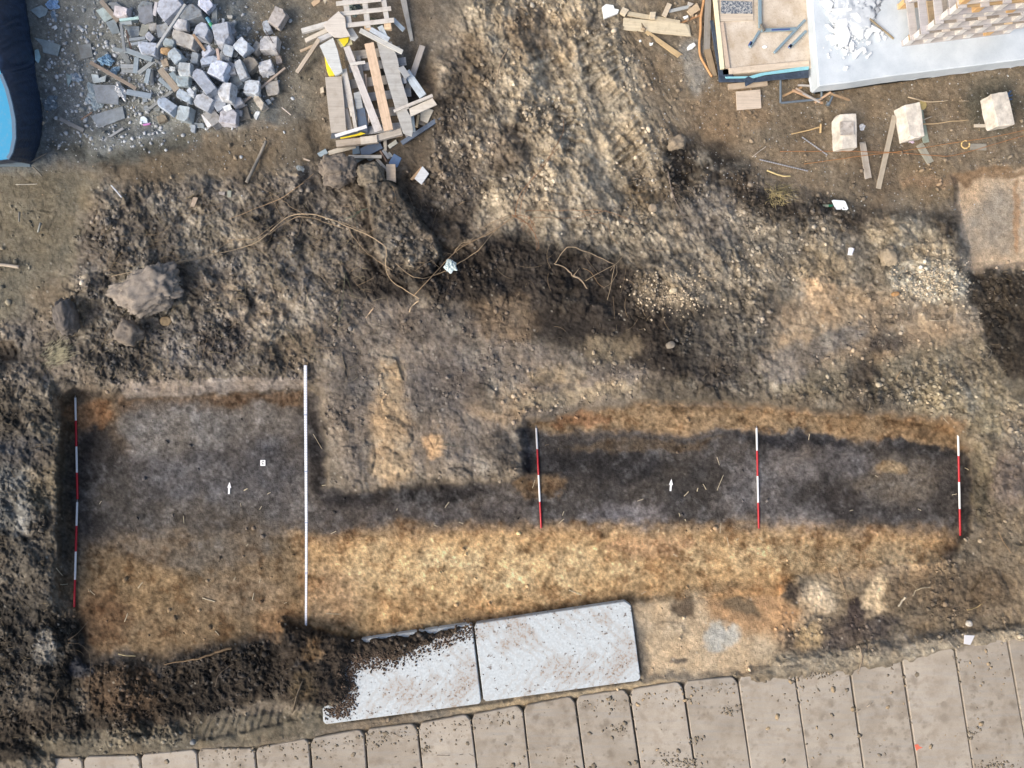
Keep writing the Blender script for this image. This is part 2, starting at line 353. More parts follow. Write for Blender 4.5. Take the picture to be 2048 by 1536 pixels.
sp(1760,330,60,80,(112,94,72)); sp(1600,260,80,40,(124,104,78)); sp(1390,130,30,60,(140,130,116)); sp(1990,215,60,50,(92,86,72)); sp(1860,360,60,40,(132,108,76)); sp(1450,240,80,60,(138,112,80))
soil([(1330,280),(1440,290),(1560,380),(1720,410),(1930,440),(1900,520),(1760,470),(1560,480),(1420,520),(1330,420)], (64,55,46), 46)
soil([(1380,430),(1560,440),(1720,460),(1940,540),(1940,620),(1700,620),(1540,640),(1440,620),(1280,560)], (112,101,86), 50)
sp(1350,585,80,40,(158,139,112),15,40); sp(1860,560,80,38,(164,154,136),10,30); sp(1820,480,90,40,(138,124,102),20); sp(1440,680,90,60,(92,84,74)); sp(1480,560,60,50,(110,100,86)); sp(1650,530,60,40,(126,110,86)); sp(1420,430,60,60,(104,96,88))
soil([(1560,620),(1700,580),(1900,620),(1960,700),(1700,720),(1540,720)], (146,121,90), 50)
sp(1640,690,110,24,(112,100,88),-22); sp(1770,690,50,36,(82,70,60)); sp(1790,720,50,20,(150,120,86)); sp(1640,590,40,30,(156,128,94))
soil([(1500,740),(1700,720),(1960,680),(2200,690),(2200,900),(1990,960),(1900,835),(1560,810),(1330,800),(1340,770)], (112,100,80), 50)
soil([(1290,770),(1420,745),(1560,780),(1720,790),(1880,828),(1600,826),(1420,808),(1300,805)], (86,76,64), 26)
sp(1720,750,36,34,(78,68,58)); sp(1900,790,70,30,(132,118,92)); sp(2000,800,50,40,(122,108,84)); sp(1560,740,60,30,(118,106,94)); sp(1440,745,60,24,(74,66,60))
soil([(1940,545),(2200,530),(2200,740),(2020,760),(1960,700)], (64,55,45), 22)
soil([(1905,350),(2200,310),(2200,525),(2040,535),(1945,545),(1925,470),(1912,400)], (198,166,128), 10, 5)
sp(2000,440,50,70,(168,150,128)); sp(1930,350,140,12,(150,118,82),-5); sp(2035,430,6,80,(182,140,96),3)
soil([(1940,850),(2200,800),(2200,1290),(1960,1290),(1700,1300),(1600,1180),(1900,1120),(1945,1060)], (124,105,80), 40)
sp(2020,960,50,60,(108,92,80)); sp(1960,960,24,90,(96,84,64)); sp(1900,1180,120,50,(112,92,68)); sp(1980,1100,60,30,(122,104,80)); sp(1975,870,30,80,(118,104,78))
# trench floor
soil(TR, (92,84,80), 14, 5)
soil([(120,780),(240,790),(260,900),(150,960),(160,1100),(118,1180)], (112,94,74), 40, 14)
soil([(240,766),(610,752),(612,776),(245,800)], (138,124,114), 8, 3)  # pale strip: sunlight on the west trench's north wall, put into the colour
soil([(240,800),(610,780),(610,815),(240,830)], (104,84,66), 16, 6)
sp(350,860,110,50,(118,110,104)); sp(520,850,70,40,(114,104,96)); sp(380,960,120,60,(88,84,86)); sp(540,930,60,60,(78,74,76)); sp(190,960,60,120,(62,57,56)); sp(180,830,50,26,(142,104,68)); sp(400,1040,150,40,(88,80,74)); sp(230,1010,60,60,(76,70,66))
soil([(612,800),(648,860),(655,985),(940,962),(1000,975),(880,1024),(660,1024),(618,960)], (48,44,45), 30, 8)
soil([(640,1010),(900,1010),(1050,990),(1050,1060),(640,1080)], (84,76,73), 30, 12)
soil([(1050,842),(1290,806),(1560,820),(1830,832),(1905,858),(1932,900),(1800,885),(1600,868),(1500,866),(1300,866),(1090,868)], (140,113,80), 26, 8)
sp(1850,850,90,22,(122,96,66)); sp(1160,840,60,14,(138,100,66))
soil([(1040,870),(1100,862),(1300,866),(1500,868),(1620,872),(1800,890),(1920,905),(1934,1010),(1900,1060),(1700,1056),(1500,1052),(1090,1052),(1050,1000)], (72,66,64), 26, 12)
sp(1200,930,160,34,(50,47,49)); sp(1590,882,120,18,(48,46,50),3); sp(1840,895,80,14,(56,52,52),8); sp(1290,890,160,14,(90,76,62)); sp(1250,1030,90,24,(110,102,103)); sp(1500,980,80,50,(102,94,92)); sp(1580,930,60,36,(110,100,96)); sp(1790,960,90,50,(104,92,80)); sp(1660,1010,60,40,(64,58,57)); sp(1380,960,70,40,(66,60,57)); sp(1930,990,14,80,(54,50,52),0,20); sp(1590,1040,70,22,(108,100,98)); sp(1080,970,50,20,(112,90,66)); sp(1780,935,30,16,(138,116,86)); sp(1700,920,60,30,(96,88,86))  # narrow dark sliver at the east end: shade beside the pole painted in
soil([(120,1180),(160,1100),(330,1080),(500,1068),(620,1062),(630,1260),(560,1270),(330,1330),(180,1320)], (122,100,72), 70, 24)
sp(400,1100,160,40,(118,102,84)); sp(300,1180,90,50,(134,108,74)); sp(480,1190,90,40,(130,108,82)); sp(560,1250,50,30,(128,98,66)); sp(200,1240,60,60,(112,84,56))
soil([(600,1075),(760,1062),(1060,1052),(1260,1058),(1500,1050),(1700,1062),(1900,1070),(1880,1130),(1600,1150),(1560,1190),(1260,1208),(950,1255),(700,1290),(620,1260)], (180,142,92), 56, 18)
sp(980,1138,330,48,(200,164,112),0,60); sp(1500,1110,160,30,(192,156,106)); sp(660,1200,60,70,(172,136,94)); sp(1300,1090,90,20,(178,138,94)); sp(1760,1110,120,24,(192,158,112)); sp(1100,1225,200,12,(148,112,70),-8,14,.8,6)
# lower right sand and dark topsoil
soil([(1270,1200),(1560,1165),(1620,1150),(1600,1330),(1300,1350)], (186,158,120), 26, 10)
soil([(1400,1190),(1560,1150),(1620,1200),(1590,1270),(1500,1270),(1420,1230)], (176,132,80), 34, 12)
sp(1440,1270,40,24,(176,172,164)); sp(1490,1215,50,18,(120,96,66),20); sp(1370,1210,24,18,(112,92,70)); sp(1350,1320,14,8,(110,96,82))
sp(1640,1180,70,40,(148,124,90)); sp(1600,1175,34,20,(82,70,60)); sp(1640,1190,30,34,(192,166,130),-30); sp(1750,1200,24,54,(204,176,134),10,14); sp(1690,1270,110,30,(88,76,68),-12,24); sp(1715,1230,20,34,(74,62,58),0,14); sp(1590,1290,30,40,(100,86,72)); sp(1700,1330,24,14,(196,176,140),0,8); sp(1620,1270,30,26,(166,136,90)); sp(1840,1290,120,24,(136,120,100),-8)
soil([(1560,1300),(1760,1310),(1960,1270),(2200,1225),(2200,1270),(1960,1310),(1700,1360),(1500,1370)], (150,134,110), 22, 8)
# lower left dark topsoil, darkened further along the edge as lens vignetting
soil([(BIG,760),(110,790),(122,1000),(115,1200),(160,1290),(150,1440),(90,1520),(BIG,1540)], (72,65,57), 40, 20)
soil([(BIG,1180),(110,1200),(170,1250),(180,1320),(150,1400),(120,1500),(BIG,1540)], (54,48,41), 40, 16)
sp(20,1000,40,90,(98,95,90)); sp(84,930,36,90,(100,89,70)); sp(40,900,60,40,(70,66,64)); sp(30,1120,70,50,(80,72,62)); sp(90,1300,24,40,(112,106,98),0,16); sp(40,1410,70,60,(84,74,62))
soil([(300,1340),(460,1300),(640,1258),(700,1290),(680,1410),(560,1400),(400,1440),(280,1440)], (54,46,38), 34, 14)
soil([(150,1330),(300,1335),(330,1440),(180,1450)], (80,62,44), 34, 12)
soil([(BIG,1440),(160,1420),(330,1446),(300,1490),(150,1506),(100,1530),(BIG,1560)], (64,55,45), 26, 10)
soil([(560,1240),(700,1275),(940,1250),(900,1270),(790,1316),(692,1328),(698,1400),(640,1412),(560,1400)], (60,50,41), 14, 6)
sp(620,1300,20,26,(112,86,56)); sp(610,1370,24,30,(96,78,52)); sp(160,1340,26,20,(60,60,66))
soil([(60,1480),(380,1440),(560,1425),(660,1412),(700,1440),(620,1475),(400,1500),(90,1520)], (112,100,80), 20, 8)
soil(RB, (120,106,86), 10, 2)
sp(1130,1395,230,8,(176,150,110),-8,10,.9,4)
Z0 = Z
inT = np.zeros(U.shape, np.float32); s_, m_ = pmask(TR, 10, 3, 3); inT[s_] = m_
# mottling
mo = fbm(U, V, 60, 5, 80, .62); mo2 = fbm(U, V, 15, 4, 90, .65); warmth = fbm(U, V, 45, 4, 100)
rough_k = np.clip(Rc, .3, 1)
spl = np.zeros(U.shape, np.float32); s_, m_ = pmask(SPOIL, 50, 14, 6); spl[s_] = m_; spl *= 1-inT
pa = sm(fbm(U, V, 55, 5, 150, .7), .08, .55)*spl*.5; dk_ = np.zeros(U.shape, np.float32); s_, m_ = pmask([(740,560),(1060,450),(1290,530),(1500,640),(1530,740),(1330,780),(1150,700),(900,620)], 60, 20, 8); dk_[s_] = m_; pa *= 1-.8*dk_
C += pa[..., None]*(lc((150,137,118))-C)
pb = sm(fbm(U, V, 42, 5, 160, .7), .10, .55)*spl*.6; C += pb[..., None]*(lc((62,55,49))-C)
pb = sm(fbm(U, V, 95, 4, 165, .6), .10, .5)*spl*.55; C += pb[..., None]*(lc((70,62,55))-C)
br = 1 + (0.42*rough_k+0.10)*mo + (0.42*rough_k+0.26*inT+0.10)*mo2
C *= np.clip(br, .35, 1.9)[..., None]
C *= np.stack([1+0.10*warmth, 1+0.0*warmth, 1-0.16*warmth], -1)
# pale dust lying on the dark floor in broken patches; brown stains in the sand
dust = sm(fbm(U, V, 26, 5, 110, .7), 0.02, .5)*inT
isd = sm(C[..., 0]/(C[..., 2]+1e-4), 1.7, 2.5)
C += (dust*(1-isd)*0.055)[..., None]*np.array([1, .96, 1.0], np.float32)
stn = sm(fbm(U, V, 20, 5, 120, .75), -0.05, .45)*inT*isd
C *= (1-stn[..., None]*np.array([.42, .50, .58], np.float32))
g1, g2, gr = worley(U+3*wC, V+3*wD, 15, 23); C *= 1-(.34*inT*isd*(gr > .45)*(1-sm(g1, .12, .42)))[..., None]
g1, g2, gr = worley(U+3*wC, V+3*wD, 8, 24); C *= 1+(.30*inT*((gr > .7)*1.-(gr < .3)*.8)*(1-sm(g1, .15, .5)))[..., None]
# root holes
f1, f2, rr = worley(U+2*wC, V+2*wD, 34, 21)
hole = (1-sm(f1, 0.04+.10*rr, 0.14+.14*rr))*sm(rr, .70, .9)*inT*sm(fbm(U, V, 120, 3, 130), -.4, .2)
C *= (1-.40*hole)[..., None]
# crumbs: drier crumbs are paler
C *= (1+0.34*k2*(c2 > 0)*rough_k+0.22*k1*(c1 > 0)*rough_k)[..., None]
# tiny pale grit, denser in the yard
g1, g2, gr = worley(U, V, 7, 31)
grit = (gr > .975)*(1-sm(g1, .12, .36))*sm(fbm(U, V, 40, 3, 140), -.3, .3)*np.where(Rc > .1, 1.0, .15)
C = C*(1-.55*grit[..., None])+(.55*grit)[..., None]*np.array(lin((196,186,170)), np.float32)
ry_, cy_ = V0, U0
rnd = RS.rand(*U.shape).astype(np.float32)
f8 = fbm(U, V, 8, 3, 170, .75); f4 = fbm(U, V, 4.2, 2, 171)
C *= np.clip(1+(.25+.30*rough_k+.14*inT)*f8+(.15+.25*rough_k+.16*inT)*f4, .4, 2)[..., None]
C *= (0.86+.28*rnd)[..., None]
gy = C.mean(-1, keepdims=True); C = gy+(C-gy)*(0.69+.10*inT*isd)[..., None]; C *= np.array([.975, 1.0, .965], np.float32)
C = np.clip(C*1.12*(1+(.27*spl*(1-.9*dk_))[..., None]-.12*(inT*(1-isd))[..., None]+.07*(inT*isd)[..., None]), 0.006, .8)

fo = np.maximum(np.maximum(-60-U, U-2108), np.maximum(-60-V, V-1596)); fo = sm(fo, 20, 220)
C = C*(1-fo[..., None])+fo[..., None]*np.array(lin((118,106,90)), np.float32)*np.clip(1+.3*fbm(U, V, 900, 3, 180), .6, 1.4)[..., None]
Z = Z*(1-fo)+fo*(.15*fbm(U, V, 1200, 3, 181)-.02)
K = (HC-Z)/FP
X = (U-1024)*K; Y = (768-V)*K
nr, nc = U.shape
co = np.stack([X, Y, Z], -1).reshape(-1, 3).astype(np.float32)
me = bpy.data.meshes.new('ground')
me.vertices.add(nr*nc); me.vertices.foreach_set('co', co.ravel())
idx = np.arange(nr*nc).reshape(nr, nc)
q = np.stack([idx[:-1, :-1], idx[1:, :-1], idx[1:, 1:], idx[:-1, 1:]], -1).reshape(-1, 4)
me.loops.add(q.size); me.loops.foreach_set('vertex_index', q.ravel().astype(np.int32))
me.polygons.add(len(q)); me.polygons.foreach_set('loop_start', np.arange(0, q.size, 4, dtype=np.int32))
me.polygons.foreach_set('loop_total', np.full(len(q), 4, np.int32))
me.update(calc_edges=True)
me.polygons.foreach_set('use_smooth', np.ones(len(q), bool))
at = me.color_attributes.new('Soil', 'FLOAT_COLOR', 'POINT')
at.data.foreach_set('color', np.concatenate([C, np.ones(C.shape[:2]+(1,))], -1).reshape(-1).astype(np.float32))
m, t, b = nodes_new('excavated_soil')
a = N(t, 'ShaderNodeAttribute', attribute_name='Soil'); tc = N(t, 'ShaderNodeTexCoord')
n1 = noise(t, tc.outputs['Object'], 55, 5, .7); n2 = noise(t, tc.outputs['Object'], 150, 3, .7)
n5 = noise(t, tc.outputs['Object'], 2.5, 6, .7)
k_ = N(t, 'ShaderNodeMath', operation='MULTIPLY'); t.links.new(ramp(t, n1, .25, .75, .62, 1.4), k_.inputs[0]); t.links.new(ramp(t, n2, .3, .7, .82, 1.2), k_.inputs[1])
mx = N(t, 'ShaderNodeVectorMath', operation='SCALE'); t.links.new(a.outputs['Color'], mx.inputs[0]); t.links.new(k_.outputs[0], mx.inputs['Scale'])
t.links.new(mx.outputs[0], b.inputs['Base Color']); b.inputs['Roughness'].default_value = .97
b.inputs['Specular IOR Level'].default_value = .15
bump(t, b, n1, .9, .04)
me.materials.append(m); ground = bpy.data.objects.new('ground', me); link(ground); tag(ground, kind='structure')

Zc = Z[V0:V0+NV, U0:U0+NU]; Cc = C[V0:V0+NV, U0:U0+NU]
def gz(px, py):
    x = min(max((px+60)/2, 0), NU-2); y = min(max((py+60)/2, 0), NV-2); i = int(x); j = int(y); fx = x-i; fy = y-j
    return float((Zc[j, i]*(1-fx)+Zc[j, i+1]*fx)*(1-fy)+(Zc[j+1, i]*(1-fx)+Zc[j+1, i+1]*fx)*fy)
def gmax(px, py, r):
    i0 = max(int((px-r+60)/2), 0); i1 = min(int((px+r+60)/2)+1, NU); j0 = max(int((py-r+60)/2), 0); j1 = min(int((py+r+60)/2)+1, NV)
    if i1 <= i0 or j1 <= j0: return gz(px, py)
    return float(np.percentile(Zc[j0:j1, i0:i1], 70))
def gcol(px, py):
    return Cc[min(max(int((py+60)/2), 0), NV-1), min(max(int((px+60)/2), 0), NU-1)]
# ------------------------------------------------------------------ builders for countable things
R = random.Random(5)
def attach(o, root):
    o.parent = root; o.matrix_basis = Matrix.Translation(-root.location) @ o.matrix_basis; return o
def wtop(pts, z): return [W(x, y, z) for x, y in pts]
def plank(name, label, p1, p2, wpx, lev=0.0, th=0.025, col=(165,158,148), cat='plank', group=None, lev2=None, taper=1.0, ragged=0, parent=None, mat=None, absz=None, bend=0.0, stain=.5):
    """sawn board: p1,p2 ends in photo pixels; lev = height of its underside over the ground"""
    cx, cy = (p1[0]+p2[0])/2, (p1[1]+p2[1])/2
    if absz is None:
        g = max(gmax(cx, cy, 5), (gmax(*p1, 3)+gmax(*p2, 3))/2)
        z1 = g+lev+th; z2 = g+(lev if lev2 is None else lev2)+th
    else: z1 = absz+th; z2 = (absz if lev2 is None else lev2)+th
    A = W(*p1, z1); B = W(*p2, z2); mid = (A+B)/2; d = B-A; L = d.length
    w = pm(wpx, mid.z); n = 8; bm = bmesh.new(); rings = []
    ch = min(0.004, th*.2, w*.1); yb = 0
    for i in range(n+1):
        f = i/n; ww = w/2*(1+(taper-1)*f)*(1+R.uniform(-.018, .018)); x = -L/2+L*f
        yb = bend*math.sin(math.pi*f)*L; zt = R.uniform(-.0015, .0015)
        prof = [(-ww+ch, -th), (ww-ch, -th), (ww, -th+ch), (ww, -ch), (ww-ch, 0), (-ww+ch, 0), (-ww, -ch), (-ww, -th+ch)]
        jag = [0]*8
        if i in (0, n) and (ragged & (1 if i == 0 else 2)):
            jag = [R.uniform(-.05, .10)*min(L, 1.2)*(1 if i == n else -1) for _ in prof]; jag[4] = jag[3]; jag[5] = jag[6]
        rings.append([bm.verts.new((x-j, y+yb, z+zt)) for (y, z), j in zip(prof, jag)])
    for a, b_ in zip(rings[:-1], rings[1:]):
        for k in range(8): bm.faces.new((a[k], a[(k+1) % 8], b_[(k+1) % 8], b_[k]))
    bm.faces.new(rings[0][::-1]); bm.faces.new(rings[-1])
    o = bmobj(name, bm, mat or wood(col, stain), parent)
    xa = d.normalized(); ya = Vector((0, 0, 1)).cross(xa).normalized(); za = xa.cross(ya)
    M = Matrix((xa, ya, za)).transposed().to_4x4(); M.translation = mid; o.matrix_world = M
    if label: tag(o, label, cat, group)
    return o
def block(name, label, cx, cy, w, h, ang, ht=0.12, lev=0.0, tilt=(0, 0), col=(160,166,172), cat='block', group=None, cuts=2, stain=.45, taper=0.0, absz=None, mat=None, rough=.004):
    """broken masonry block: a box with broken corners, bevelled and chipped"""
    zb = (gmax(cx, cy, min(w, h)*.3)+lev) if absz is None else absz
    zt = zb+ht; ww, hh = pm(w, zt), pm(h, zt); r = random.Random(int(cx*31+cy*17))
    bm = bmesh.new(); bmesh.ops.create_cube(bm, size=1.0)
    for v in bm.verts:
        v.co = Vector((v.co.x*ww, v.co.y*hh, v.co.z*ht))
        if v.co.z > 0 and taper: v.co.x += taper*ww*(1 if v.co.x < 0 else 0)
        v.co.x += r.uniform(-.04, .04)*ww; v.co.y += r.uniform(-.04, .04)*hh
    for _ in range(cuts):
        n = Vector((r.choice((-1, 1))*r.uniform(.5, 1), r.choice((-1, 1))*r.uniform(.5, 1), r.uniform(-.2, .9))).normalized()
        ext = abs(n.x)*ww/2+abs(n.y)*hh/2+abs(n.z)*ht/2
        bmesh.ops.bisect_plane(bm, geom=bm.verts[:]+bm.edges[:]+bm.faces[:], plane_co=n*ext*r.uniform(.66, .86), plane_no=n, clear_outer=True)
        bmesh.ops.holes_fill(bm, edges=[e for e in bm.edges if e.is_boundary])
    bmesh.ops.bevel(bm, geom=bm.edges[:], offset=min(.008, ww*.04), segments=1, affect='EDGES')
    bmesh.ops.triangulate(bm, faces=bm.faces[:])
    for _ in range(2):
        bmesh.ops.subdivide_edges(bm, edges=[e for e in bm.edges if e.calc_length() > .05], cuts=1)
        bmesh.ops.triangulate(bm, faces=[f for f in bm.faces if len(f.verts) > 3])
    for v in bm.verts:
        v.co += Vector([mn.noise(v.co*22+Vector((cx, cy, k*9))) for k in range(3)])*rough*2
    o = bmobj(name, bm, mat or conc(col, stain)); o.location = W(cx, cy, zb+ht/2)
    o.rotation_euler = (math.radians(tilt[0]), math.radians(tilt[1]), math.radians(ang))
    if label: tag(o, label, cat, group)
    return o
def polyslab(name, label, pts, th=.02, lev=0.0, col=(150,155,160), cat='sheet', mat=None, parent=None, group=None, absz=None, bev=.003, wob=.0, tilt=None):
    """flat piece of any outline, given in photo pixels (y down), with thickness"""
    cx = sum(p[0] for p in pts)/len(pts); cy = sum(p[1] for p in pts)/len(pts)
    zb = (gmax(cx, cy, 8)+lev) if absz is None else absz; zt = zb+th; c = W(cx, cy, zt)
    P = [W(x, y, zt)-c for x, y in pts]
    area = sum(P[i].x*P[(i+1) % len(P)].y-P[(i+1) % len(P)].x*P[i].y for i in range(len(P)))
    if area < 0: P = P[::-1]
    bm = bmesh.new(); vs = [bm.verts.new((p.x, p.y, 0)) for p in P]; f = bm.faces.new(vs)
    ex = bmesh.ops.extrude_face_region(bm, geom=[f])
    for g in ex['geom']:
        if isinstance(g, bmesh.types.BMVert): g.co.z -= th
    bmesh.ops.recalc_face_normals(bm, faces=bm.faces)
    if bev: bmesh.ops.bevel(bm, geom=[e for e in bm.edges], offset=min(bev, th*.3), segments=1, affect='EDGES')
    o = bmobj(name, bm, mat or paint(col, .8), parent)
    o.location = c
    if tilt: o.rotation_euler = (math.radians(tilt[0]), math.radians(tilt[1]), 0)
    if label: tag(o, label, cat, group)
    return o
def smoothpts(pts, n=6):
    out = []; P = [pts[0]]+list(pts)+[pts[-1]]
    for i in range(1, len(P)-2):
        for k in range(n):
            t = k/n; a, b_, c, d = (Vector(P[i+j]) for j in (-1, 0, 1, 2))
            out.append(.5*((2*b_)+(-a+c)*t+(2*a-5*b_+4*c-d)*t*t+(-a+3*b_-3*c+d)*t**3))
    out.append(Vector(P[-1])); return out
def tubemesh(P, rad, sides=6):
    verts, faces = [], []
    for i, p in enumerate(P):
        d = (P[min(i+1, len(P)-1)]-P[max(i-1, 0)]).normalized()
        s = d.cross(Vector((0, 0, 1)));
        if s.length < 1e-4: s = d.cross(Vector((0, 1, 0)))
        s.normalize(); u = s.cross(d)
        for k in range(sides):
            a = 2*math.pi*k/sides; verts.append(p+(s*math.cos(a)+u*math.sin(a))*rad[i])
    n = len(P)
    for i in range(n-1):
        for k in range(sides):
            a = i*sides+k; b_ = i*sides+(k+1) % sides; faces.append((a, b_, b_+sides, a+sides))
    faces.append(tuple(range(sides))[::-1]); faces.append(tuple((n-1)*sides+k for k in range(sides)))
    return verts, faces
def twigpath(pts, r0, r1, lift=.01, wig=.6, n=6):
    Q = smoothpts([(x, y, 0) for x, y in pts], n); m_ = len(Q); P = []; ph = R.uniform(0, 9)
    zs = [gz(q.x, q.y) for q in Q]
    rad = []
    for i, q in enumerate(Q):
        z = .5*max(zs[max(0, i-2):i+3])+.5*sum(max(zs[max(0, k-1):k+2]) for k in range(max(0, i-3), min(m_, i+4)))/len(range(max(0, i-3), min(m_, i+4)))
        x = q.x+wig*mn.noise(Vector((i*.35, ph, 0)))*2; y = q.y+wig*mn.noise(Vector((i*.35, 0, ph)))*2
        f = i/(m_-1); r = r0+(r1-r0)*f; rad.append(r)
        P.append(W(x, y, z+r+lift*(1+mn.noise(Vector((i*.2, ph, 5))))))
    return P, rad
def twig(name, label, strands, col=(150,128,100), cat='twig', group=None, lift=.02, wig=.6, mat=None, parent=None):
    """strands: list of (pts, r0, r1); the first is the thing's own stem, others are joined to it"""
    V_, F_ = [], []
    for pts, r0, r1 in strands:
        P, rad = twigpath(pts, r0, r1, lift, wig); v, f = tubemesh(P, rad, 5); k = len(V_)
        V_ += v; F_ += [tuple(a+k for a in q_) for q_ in f]
    c = V_[0].copy(); o = meshobj(name, [v-c for v in V_], F_, mat or wood(col, .3), parent, True); o.location = c
    if label: tag(o, label, cat, group)
    return o
def stone(name, label, cx, cy, rx, ry, hz, ang=0, col=(110,104,98), cat='stone', group=None, lev=-.3, rough=.22, sub=4, mat=None, fr=1.0):
    z = gmax(cx, cy, min(rx, ry)*.5); a = pm(rx, z); b_ = pm(ry, z); bm = bmesh.new()
    bmesh.ops.create_icosphere(bm, subdivisions=sub, radius=1)
    for v in bm.verts:
        p = v.co.copy(); s = 1+rough*mn.noise(p*1.4*fr+Vector((cx, cy, 0)))+rough*.6*mn.noise(p*4*fr+Vector((cx, cy, 3)))+rough*.35*mn.noise(p*10*fr+Vector((cx, 1, 3)))+rough*.22*mn.noise(p*24*fr+Vector((cx, 1, 8)))
        q = Vector([math.copysign(abs(k)**.8, k) for k in p])*s; v.co = Vector((q.x*a, q.y*b_, q.z*hz))
    o = bmobj(name, bm, mat or conc(col, .5), smooth=True); o.location = W(cx, cy, z+hz*(1+lev)); o.rotation_euler = (0, 0, math.radians(ang))
    if label: tag(o, label, cat, group)
    return o
def crumple(name, label, cx, cy, w, h, ang=0, col=(190,205,215), lev=.01, amp=.05, cat='plastic sheet', mat=None, group=None, rough=.3, outline=None, trans=0.0, absz=None):
    n = 22; r = random.Random(int(cx+cy)); z0 = (gmax(cx, cy, 10) if absz is None else absz)+lev; ww, hh = pm(w, z0)/2, pm(h, z0)/2; so_ = r.uniform(0, 50)
    verts, faces, okv = [], [], {}
    for j in range(n+1):
        for i in range(n+1):
            x, y = i/n*2-1, j/n*2-1; th_ = math.atan2(y, x); rr = max(abs(x), abs(y))
            k = .78+.34*mn.noise(Vector((math.cos(th_)*1.7+so_, math.sin(th_)*1.7, 0)))
            px, py = math.cos(th_)*rr*k, math.sin(th_)*rr*k
            zz = amp*(1-rr*rr*.8)*(.5+abs(mn.noise(Vector((px*3+so_, py*3, 1))))*1.6)+amp*.5*abs(mn.noise(Vector((px*8, py*8+so_, 1))))
            verts.append((px*ww, py*hh, zz))
    for j in range(n):
        for i in range(n): a = j*(n+1)+i; faces.append((a, a+1, a+n+2, a+n+1))
    o = meshobj(name, verts, faces, mat or film(col, rough, trans)); o.location = W(cx, cy, z0); o.rotation_euler = (0, 0, math.radians(ang))
    md = o.modifiers.new('thick', 'SOLIDIFY'); md.thickness = .002
    if label: tag(o, label, cat, group)
    return o
# ------------------------------------------------------------------ survey gear
WHT = (218,220,222); RED = (176,22,38)
def cyl(name, p, q, r, mat, parent, r2=None, sides=14):
    v, f = tubemesh([p, p.lerp(q, .5), q], [r, ((r2 if r2 is not None else r)+r)/2, r2 if r2 is not None else r], sides)
    o = meshobj(name, [a-parent.location for a in v], f, mat, parent, False); return o
def linez(p1, p2):
    # straight line resting on the ground along its whole run
    ts = np.linspace(0, 1, 25); g = np.array([gmax(p1[0]+(p2[0]-p1[0])*t, p1[1]+(p2[1]-p1[1])*t, 3) for t in ts])
    k, c0 = np.polyfit(ts, g, 1); lift = float(np.percentile(g-(k*ts+c0), 88)); return c0+lift, c0+k+lift
def ranging_pole(p1, p2, cuts, label, first='white', r=.019):
    z1, z2 = linez(p1, p2); z1 += r+.001; z2 += r+.001; z = z1
    root = empty('ranging_pole', W(*p1, z)); tag(root, label, 'survey pole', 'red and white survey poles laid on the dig floor')
    A, B = W(*p1, z1), W(*p2, z2); L = (B-A).length; f0 = (cuts[0]-p1[1])/(p2[1]-p1[1])
    tipf = .03
    cyl('steel_tip', A, A.lerp(B, tipf), .003, paint((150,150,150), .4, .3, .6), root, r*.9)
    fs = [tipf]+[(c-p1[1])/(p2[1]-p1[1]) for c in cuts]+[1.0]; colr = first
    for a, b_ in zip(fs[:-1], fs[1:]):
        cyl('%s_band' % colr, A.lerp(B, a), A.lerp(B, b_), r, paint(WHT if colr == 'white' else RED, .35, .12), root)
        colr = 'red' if colr == 'white' else 'white'
    return root
ranging_pole((150.5,789), (155,998), [841,893,945], 'upper of two survey poles laid end to end at the west side of the dig')
ranging_pole((154.5,998), (148.5,1214), [1052,1104,1160], 'lower of two survey poles laid end to end at the west side of the dig')
ranging_pole((1072,850), (1082.5,1056), [898,950,1003], 'slanting red and white survey pole beside the inner corner of the cut')
ranging_pole((1513,850), (1517.5,1057), [901,952,1005], 'red and white survey pole in the middle of the eastern trench')
ranging_pole((1916,859), (1920.5,1071), [911,963,1017], 'red and white survey pole at the east end wall of the trench')
# levelling staff
ZA = max(gmax(611, y, 4) for y in range(732, 790, 4))+.03; ZB = gmax(612, 1246, 4)+.03; z = ZA
def zs_(y): return ZA+(ZB-ZA)*(y-730)/524
root = empty('levelling_staff', W(611, 730, z)); tag(root, 'long white telescopic levelling staff lying across the western dig floor', 'levelling staff')
ys = [730, 829, 943, 1045, 1146, 1251]; xs = [611, 611.4, 612.2, 612.8, 612.6, 612]
def boxbetween(name, A, B, w, h, mat, parent):
    d = (B-A).normalized(); s = d.cross(Vector((0, 0, 1))).normalized(); u = s.cross(d); bm = bmesh.new(); vs = []
    for P_ in (A, B):
        for a, b_ in ((-1, -1), (1, -1), (1, 1), (-1, 1)): vs.append(bm.verts.new(P_+s*a*w/2+u*b_*h/2-parent.location))
    for f in ((0,1,2,3),(7,6,5,4),(0,4,5,1),(1,5,6,2),(2,6,7,3),(3,7,4,0)): bm.faces.new([vs[i] for i in f])
    bmesh.ops.recalc_face_normals(bm, faces=bm.faces)
    bmesh.ops.bevel(bm, geom=bm.edges[:], offset=min(w, h)*.15, segments=1, affect='EDGES')
    return bmobj(name, bm, mat, parent)
m_st, t, b = nodes_new('staff_enamel'); tc = N(t, 'ShaderNodeTexCoord'); sx = N(t, 'ShaderNodeSeparateXYZ'); t.links.new(tc.outputs['Object'], sx.inputs[0])
w_ = N(t, 'ShaderNodeMath', operation='FRACT'); mu = N(t, 'ShaderNodeMath', operation='MULTIPLY'); mu.inputs[1].default_value = 20.0
t.links.new(sx.outputs['Y'], mu.inputs[0]); t.links.new(mu.outputs[0], w_.inputs[0]); gtn = N(t, 'ShaderNodeMath', operation='GREATER_THAN'); gtn.inputs[1].default_value = .8
t.links.new(w_.outputs[0], gtn.inputs[0]); t.links.new(mixc(t, gtn.outputs[0], lin((216,220,228)), lin((180,186,198))), b.inputs['Base Color']); b.inputs['Roughness'].default_value = .35
